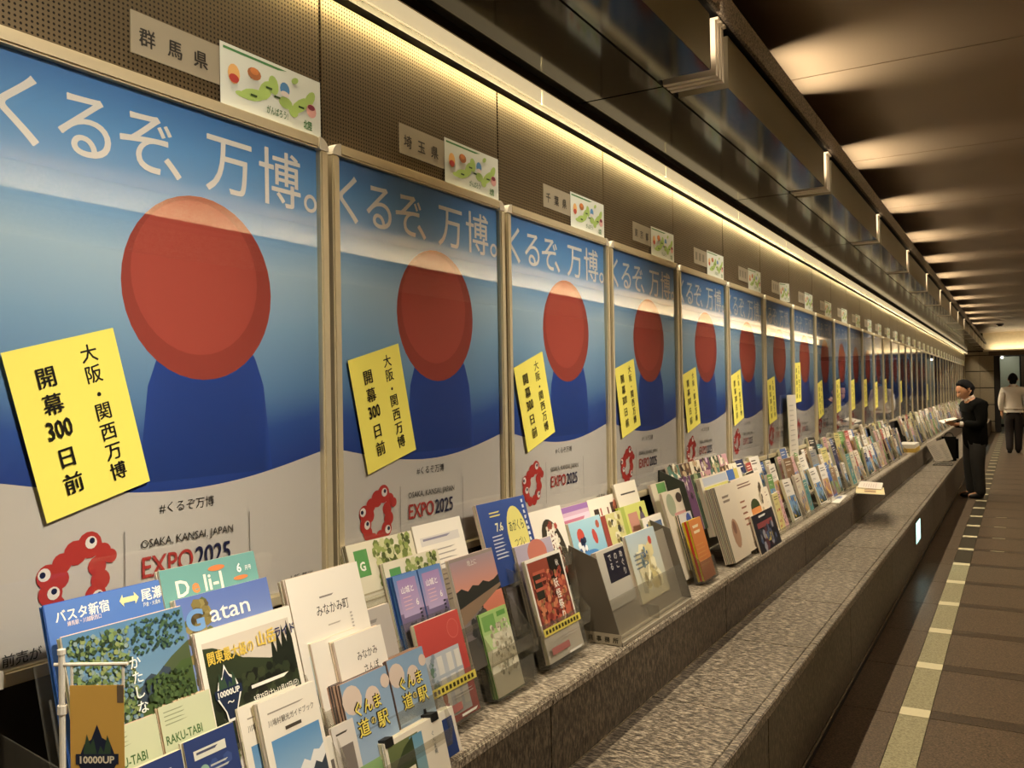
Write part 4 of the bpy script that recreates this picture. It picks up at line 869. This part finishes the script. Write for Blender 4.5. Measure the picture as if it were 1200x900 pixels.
for sec in range(6, 35):
    y = .763 + P * (sec - 1)
    if sec <= 26 and sec not in (14, 15):
        e = empty('tiered_rack', (0, y, L_Z)); tag(e, 'clear three-tier leaflet rack below the %s poster' % ORD[sec], 'leaflet rack', 'tiered racks along the ledge')
        put('shelf', run_rack()['shelf'], e); put('side_panel', rackm['side'], e); put('side_panel', rackm['side'], e, (0, .797, 0))
    used = {}
    for tier, xb, z, yc, size in section_positions(sec):
        if 11.8 < yc < 12.6: continue
        kind = rng.choice(KINDS)
        for _ in range(12):
            if (tier, kind) not in used: break
            kind = rng.choice(KINDS)
        used[(tier, kind)] = 1
        me, pm_ = pooled(kind, size, rng.randrange(2)); rot = (R(rng.uniform(-1.5, 1.5)), -TILT + R(rng.uniform(-4, 3)), R(rng.uniform(-4, 4)))
        dz = rng.choice((0, .01, .02, .05)) if tier == 0 else rng.choice((0, 0, .02)) if tier == 1 else 0
        loc = (xb, yc, L_Z + z + .001 + dz * .5)
        if total < 225 and y < 17:
            r_ = empty('travel_leaflet', loc, rot); put('front_leaflet', me, r_); tag(put('leaflet_pile', pm_, r_), kind='stuff')
            tag(r_, '%s %s travel leaflet in the %s row below the %s poster' % (size, kind, TN[tier], ORD[sec]), 'leaflets', 'travel leaflets below the %s poster' % ORD[sec]); total += 1
        else:
            mt = Matrix.LocRotScale(Vector(loc), Euler(rot), None)
            for src in (me, pm_):
                cd = src.color_attributes['Col'].data
                far.add([mt @ v.co for v in src.vertices], [tuple(p.vertices) for p in src.polygons], [tuple(d.color) for d in cd])
tag(put('distant_leaflets', far.mesh('distant_leaflets', M['print'])), 'crowd of small travel leaflets at the far end of the granite ledge', 'leaflets', kind='stuff')


# ---- loose things along the ledge
tall = leaflet('tall_white_sheet', 'sign', 'tall narrow white sheet standing far above the leaflets below the eighth poster', 6.25, 6.52, 1.47, .03, .62, A(('rect', 0, 0, 1, 1, 'ddd3c0'), ('lines', .2, .8, .1, .9, 14, 'b4aa98', .2)), n=1, th=.004, tilt=R(2))
def flat(name, cat, label, x0, y0, x1, y1, z, rot, art, th=.008, n=3):
    w, h = y1 - y0, x1 - x0
    e = empty(name, (x1, (y0 + y1) / 2, z), rot); tag(e, label, cat)
    c = Canvas(w, h); c.box(-th, -w / 2, 0, 0, w / 2, h, lin(PAGE)); c.x = .0003; art(c)
    put('leaflet', c.mesh('leaflet', M['print']), e); return e
flat('overhanging_sheaf', 'leaflets', 'white leaflet sheaf lying flat and sticking out over the ledge edge', .27, 7.50, .45, 8.0, L_Z + .012, (0, R(-86), R(6)), A(('rect', 0, 0, 1, 1, 'e2d8cc'), ('lines', .1, .9, .2, .8, 6, 'c8a8a0', .3)), .03)
flat('overhanging_card', 'card', 'cream card with brown lettering hanging out over the ledge edge', .29, 7.22, .50, 7.72, L_Z + .003, (0, R(-88), R(8)), A(('rect', 0, 0, 1, 1, 'dcc890'), ('rect', .2, .3, .4, .7, '8a5a2c'), ('rect', .5, .3, .7, .7, '8a5a2c')), .004)
flat('fallen_leaflet', 'leaflets', 'single white and blue leaflet lying flat on the ledge front', .20, 6.55, .30, 7.05, L_Z + .006, (0, R(-89), R(3)), A(('rect', 0, 0, 1, 1, 'e2dccf'), ('rect', .5, .2, .8, .8, '7a86a8')), .003)
tr = empty('leaflet_tray', (.20, 12.2, L_Z)); tag(tr, 'yellow-rimmed white tray of leaflets near the man in the suit', 'tray')
m = MB(); m.box(-.10, -.30, .001, .115, .30, .05); put('tray_box', m.mesh('tray_box', plain('yellow card', 'c9a548', .6)), tr)
m = MB(); m.box(-.09, -.29, .051, .105, .29, .10); put('leaflet_pile', m.mesh('leaflet_pile', M['white_plastic']), tr)
bk = empty('wire_basket', (.56, 13.05, B_Z)); tag(bk, 'low dark wire basket on the bench end beside the man in the suit', 'basket')
m = MB()
for z in (.006, .05):
    for a, b in (((-.13, -.12, z), (.10, -.12, z)), ((.10, -.12, z), (.10, .12, z)), ((.10, .12, z), (-.13, .12, z)), ((-.13, .12, z), (-.13, -.12, z))): m.tube(a, b, .004, 6)
for k in range(7): m.tube((-.13 + k * .038, -.12, .006), (-.13 + k * .038, .12, .006), .002, 5)
put('wire', m.mesh('wire', M['black']), bk)
for k, (dx, rl, lab) in enumerate(((-.03, -26, 'nearer'), (.04, -20, 'farther'))):
    e = empty('leaning_newsletter', (.56 + dx, 13.0 + k * .06, B_Z + .05), Euler((R(8), R(rl), R(-90)), 'XYZ')); e.rotation_euler = Euler((0, R(rl), 0)); tag(e, '%s of two white newsletters leaning in the basket on the bench end' % lab, 'newsletter')
    c = Canvas(.14, .30); c.box(-.004, -.07, 0, 0, .07, .30, lin(PAGE)); c.x = .0003; c.rect(0, 0, 1, 1, 'd8cfc0'); c.lines(.1, .9, .1, .8, 12, '9a9288', .25)
    put('newsletter_sheet', c.mesh('newsletter_sheet', M['print']), e, (0, 0, 0), (0, 0, R(-90)))
bg = empty('briefcase', (.57, 13.85, B_Z)); tag(bg, 'soft black briefcase standing on the bench end behind the man in the suit', 'briefcase')
put('bag_body', boxmesh('bag_body', M['suit'], -.12, -.09, .002, .12, .09, .34, bevel=.03), bg)
m = MB(); pts = [Vector((-.06 * math.cos(t), 0, .33 + .07 * math.sin(t))) for t in [math.pi * i / 8 for i in range(9)]]
for a, b in zip(pts, pts[1:]): m.tube(a, b, .007, 6)
put('handle', m.mesh('handle', M['shoe']), bg)

# ---------------------------------------------------------------- people
def skin(name, vs, es, mat, parent, root=0, sub=1, grow=1.0):
    me = bpy.data.meshes.new(name); me.from_pydata([v[0] for v in vs], es, []); me.materials.append(mat)
    o = put(name, me, parent); md = o.modifiers.new('Skin', 'SKIN'); md.use_smooth_shade = True
    for i, v in enumerate(vs):
        r = v[1] if isinstance(v[1], tuple) else (v[1], v[1]); r = (r[0] * grow, r[1] * grow); d_ = me.skin_vertices[0].data[i]; d_.radius = r; d_.use_root = i == root
    ss_ = o.modifiers.new('Sub', 'SUBSURF'); ss_.levels = sub; ss_.render_levels = sub
    return o
def lathe_head(parent, c, pitch, hairc):
    """head: skull with jaw, brow, nose, ears, eyes; faces -Y, pitched forward"""
    e = []
    def blob(name, mat, f, nu=20, nv=14):
        m = MB(); vs = []
        for j in range(nv + 1):
            ph = math.pi * j / nv
            for i in range(nu):
                t = 2 * math.pi * i / nu; vs.append(f(math.sin(ph) * math.sin(t), -math.sin(ph) * math.cos(t), math.cos(ph)))
        fs = [(j * nu + i, (j + 1) * nu + i, (j + 1) * nu + (i + 1) % nu, j * nu + (i + 1) % nu) for j in range(nv) for i in range(nu)]
        m.add(vs, fs); me = m.mesh(name, mat); me.polygons.foreach_set('use_smooth', [True] * len(me.polygons)); return me
    rot = Matrix.Rotation(pitch, 4, 'X')
    def T(x, y, z): return Vector(c) + rot @ (Vector((x, y, z)) * 1.1)
    def hf(x, y, z):
        jaw = max(0, -z); X = x * .076 * (1 - .30 * jaw ** 1.5); Y = y * .096 * (1 - .15 * jaw); Z = z * .118
        if y < -.3: Y += (.006 if -.1 < z < .25 and abs(x) < .5 else 0) - .012 * jaw
        if y < -.85 and -.35 < z < .15: Y -= .022 * (1 - abs(z + .12) * 2)
        return T(X, Y, Z)
    put('head', blob('head', M['skin'], hf, 28, 20), parent)
    def hair(x, y, z):
        front = max(0, -y) ; line = -.55 + 1.25 * min(1, front * 1.5) + .40 * abs(x)
        t_ = max(0, min(1, (z - line) / .22)); lift = .92 + .22 * t_ * t_ * (3 - 2 * t_)
        return T(x * .079 * lift, (y * .098 + .006) * lift, z * .120 * lift + .004)
    put('hair', blob('hair', M['hair'], hair, 28, 20), parent)
    m = MB()
    for sx in (-1, 1):
        a = T(sx * .076, .008, -.012); b = T(sx * .086, .016, .022); m.tube(a, b, .016, 8)
    put('ears', m.mesh('ears', M['skin']), parent)
    m = MB(); m.tube(T(0, -.088, .012), T(0, -.116, -.026), .010, 8); m.tube(T(0, -.10, -.026), T(0, -.116, -.030), .013, 8); put('nose', m.mesh('nose', M['skin']), parent)
    m = MB()
    for sx in (-1, 1): m.tube(T(sx * .031, -.070, .004), T(sx * .031, -.0885, .002), .011, 10)
    put('eyes', m.mesh('eyes', M['eye']), parent)
    m = MB()
    for sx in (-1, 1):
        m.tube(T(sx * .031, -.080, .004), T(sx * .031, -.0895, .002), .005, 8); m.tube(T(sx * .016, -.092, .024), T(sx * .048, -.084, .024), .0045, 6)
    put('brows', m.mesh('brows', M['hair']), parent)
    m = MB(); m.tube(T(-.022, -.092, -.058), T(.022, -.092, -.058), .0055, 8); put('mouth', m.mesh('mouth', plain('lips', '8f4f40', .5)), parent)
def hand(parent, w_, d, up, s=1, curl=.5):
    """palm and five curved fingers; w_ wrist, d pointing direction, up back-of-hand normal"""
    w_, d, up = Vector(w_), Vector(d).normalized(), Vector(up).normalized(); sd = d.cross(up).normalized() * s
    vs = [(w_, .022), (w_ + d * .045, (.030, .018)), (w_ + d * .075, (.032, .014))]; es = [(0, 1), (1, 2)]
    for k, (off, ln) in enumerate(((-.027, .062), (-.009, .072), (.009, .068), (.026, .054))):
        b = w_ + d * .078 + sd * off; n = len(vs)
        vs += [(b, .009), (b + d * ln * .45 - up * ln * .15 * curl, .0085), (b + d * ln * .75 - up * ln * .5 * curl, .008), (b + d * ln * .9 - up * ln * .9 * curl, .007)]; es += [(2, n), (n, n + 1), (n + 1, n + 2), (n + 2, n + 3)]
    n = len(vs); b = w_ + d * .025 - sd * .028
    vs += [(b, .011), (b + d * .03 - sd * .018 - up * .01, .010), (b + d * .055 - sd * .018 - up * .022, .009)]; es += [(1, n), (n, n + 1), (n + 1, n + 2)]
    return vs, es
def person(name, label, loc, rz, J, mats, head_pitch, suit, scale=1):
    e = empty(name, loc, (0, 0, rz)); e.scale = (scale,) * 3; tag(e, label, 'person')
    V_ = lambda k: J[k]
    # continuous body
    vs = [(V_('pel'), (.12, .09)), (V_('waist'), (.11, .085)), (V_('chest'), (.13, .095)), (V_('neckb'), .055), (V_('neck'), .05), (V_('head'), .06)]
    es = [(0, 1), (1, 2), (2, 3), (3, 4), (4, 5)]
    for s_ in 'LR':
        n = len(vs); vs += [(V_('sh' + s_), .05), (V_('el' + s_), .038), (V_('wr' + s_), .024)]; es += [(3, n), (n, n + 1), (n + 1, n + 2)]
        hv, he = hand(e, V_('wr' + s_), V_('hd' + s_), V_('hu' + s_), 1 if s_ == 'L' else -1, J.get('curl', .5))
        m0 = len(vs); vs += hv[1:]; es += [(a - 1 + m0 if a else n + 2, b - 1 + m0) for a, b in he]
        n = len(vs); vs += [(V_('hip' + s_), .075), (V_('kn' + s_), .05), (V_('an' + s_), .035), (V_('toe' + s_), (.035, .022))]; es += [(0, n), (n, n + 1), (n + 1, n + 2), (n + 2, n + 3)]
    skin('body', vs, es, M['skin'], e)
    lathe_head(e, J['head'], head_pitch, None)
    # trousers
    vs = [(V_('pel'), (.155, .125)), (J['belt'], (.145, .115))]; es = [(0, 1)]
    for s_ in 'LR':
        k, a = Vector(V_('kn' + s_)), Vector(V_('an' + s_)); n = len(vs)
        vs += [(V_('hip' + s_), .10), (k, .075), (k.lerp(a, .6), .066), (a + Vector((0, 0, -.045)), (.062, .06))]; es += [(0, n), (n, n + 1), (n + 1, n + 2), (n + 2, n + 3)]
    skin('trousers', vs, es, M[mats[1]], e, grow=1.25)
    for s_ in 'LR':
        a, t_ = Vector(V_('an' + s_)), Vector(V_('toe' + s_)); a2 = Vector((a.x, a.y, .045))
        skin('shoe', [(a2 + (a2 - t_) * .25, (.042, .04)), (a2, (.045, .042)), (a2.lerp(t_, .6), (.046, .032)), (t_, (.038, .024))], [(0, 1), (1, 2), (2, 3)], M['shoe'], e, grow=1.2)
    top = mats[0]; k = 1.12 if suit else 1.0
    if suit:
        vs = [(J['hem'], (.175, .135)), (V_('waist'), (.155, .125)), (V_('chest'), (.175, .135)), (J['yoke'], (.12, .085))]
    else:
        vs = [(J['belt'], (.15, .12)), (V_('waist'), (.155, .12)), (V_('chest'), (.17, .125)), (J['yoke'], (.11, .08))]
    es = [(0, 1), (1, 2), (2, 3), (3, 4)]; nb_, nk_ = Vector(V_('neckb')), Vector(V_('neck')); vs.append((nb_.lerp(nk_, .15), (.066, .058)))
    for s_ in 'LR':
        sh, el, wr = Vector(V_('sh' + s_)), Vector(V_('el' + s_)), Vector(V_('wr' + s_)); n = len(vs)
        vs += [(sh, .072 * k), (el, .056 * k), (el.lerp(wr, .88), .043 * k)]; es += [(3, n), (n, n + 1), (n + 1, n + 2)]
    skin('jacket' if suit else 'shirt', vs, es, M[top], e, root=1, grow=1.25 if suit else 1.2)
    nb = Vector(V_('neckb')); nk = Vector(V_('neck'))
    m = MB(); m.tube(nb.lerp(nk, -.1), nb.lerp(nk, .95), .068, 14); put('collar', m.mesh('collar', M['shirt']), e)
    if suit:
        for s_ in 'LR':
            el, wr = Vector(V_('el' + s_)), Vector(V_('wr' + s_)); m = MB(); m.tube(el.lerp(wr, .84), el.lerp(wr, .99), .036, 12); put('shirt_cuff', m.mesh('shirt_cuff', M['shirt']), e)
    else:
        m = MB(); b = Vector(J['belt']); m.tube(b - Vector((0, 0, .02)), b + Vector((0, 0, .015)), .150, 20)
        me = m.mesh('belt', M['shoe'])
        for v in me.vertices: v.co.y = b.y + (v.co.y - b.y) * .80
        put('belt', me, e)
    return e
J1 = dict(pel=(0, .02, .82), belt=(0, .02, .90), hem=(0, .03, .63), waist=(0, .03, .98), chest=(0, .02, 1.17), yoke=(0, .0, 1.285), neckb=(0, -.02, 1.31), neck=(0, -.05, 1.36), head=(0, -.09, 1.445),
          shL=(.165, .02, 1.245), elL=(.215, .03, .98), wrL=(.10, -.22, 1.00), hdL=(-.35, -1, .05), huL=(.6, -.2, -.6),
          shR=(-.165, .02, 1.245), elR=(-.215, .03, .98), wrR=(-.10, -.22, 1.00), hdR=(.35, -1, .05), huR=(-.6, -.2, -.6),
          hipL=(.085, .02, .78), knL=(.09, .01, .44), anL=(.09, .04, .07), toeL=(.10, -.13, .03), hipR=(-.085, .02, .78), knR=(-.09, .0, .44), anR=(-.09, .02, .07), toeR=(-.10, -.15, .03), curl=.7)
person('person', 'man in black suit with bowed head reading a leaflet beside the bench', (.90, 13.2, 0), R(-62), J1, ('suit', 'grey_trousers'), R(28), True)
J2 = dict(pel=(0, 0, .90), belt=(0, 0, 1.0), waist=(0, .01, 1.08), chest=(0, .01, 1.28), yoke=(0, .01, 1.40), neckb=(0, .0, 1.45), neck=(0, -.01, 1.51), head=(0, -.02, 1.61),
          shL=(.185, .01, 1.385), elL=(.245, .04, 1.12), wrL=(.225, -.04, .90), hdL=(0, -.1, -1), huL=(1, 0, 0),
          shR=(-.185, .01, 1.385), elR=(-.245, .05, 1.12), wrR=(-.225, -.02, .90), hdR=(0, -.1, -1), huR=(-1, 0, 0),
          hipL=(.085, 0, .86), knL=(.09, -.04, .48), anL=(.09, .08, .09), toeL=(.10, -.08, .03), hipR=(-.085, 0, .86), knR=(-.09, -.06, .48), anR=(-.08, -.10, .07), toeR=(-.09, -.27, .03))
person('person', 'man in white shirt and dark trousers walking away down the passage', (1.345, 22.0, 0), R(183), J2, ('shirt', 'dark_trousers'), R(2), False)
# the leaflet held open by the man in the suit
rl = empty('open_leaflet', (.66, 13.07, 1.03), (0, R(-12), R(28))); tag(rl, 'open white leaflet held in the hands of the man in the suit', 'leaflet')
c = MB(); c.box(-.115, -.13, 0, .10, 0, .002, None, Matrix.Rotation(R(-14), 4, 'X')); c.box(-.115, 0, 0, .10, .13, .002, None, Matrix.Rotation(R(14), 4, 'X')); put('page_spread', c.mesh('page_spread', M['white_plastic']), rl)

#@@NEXT
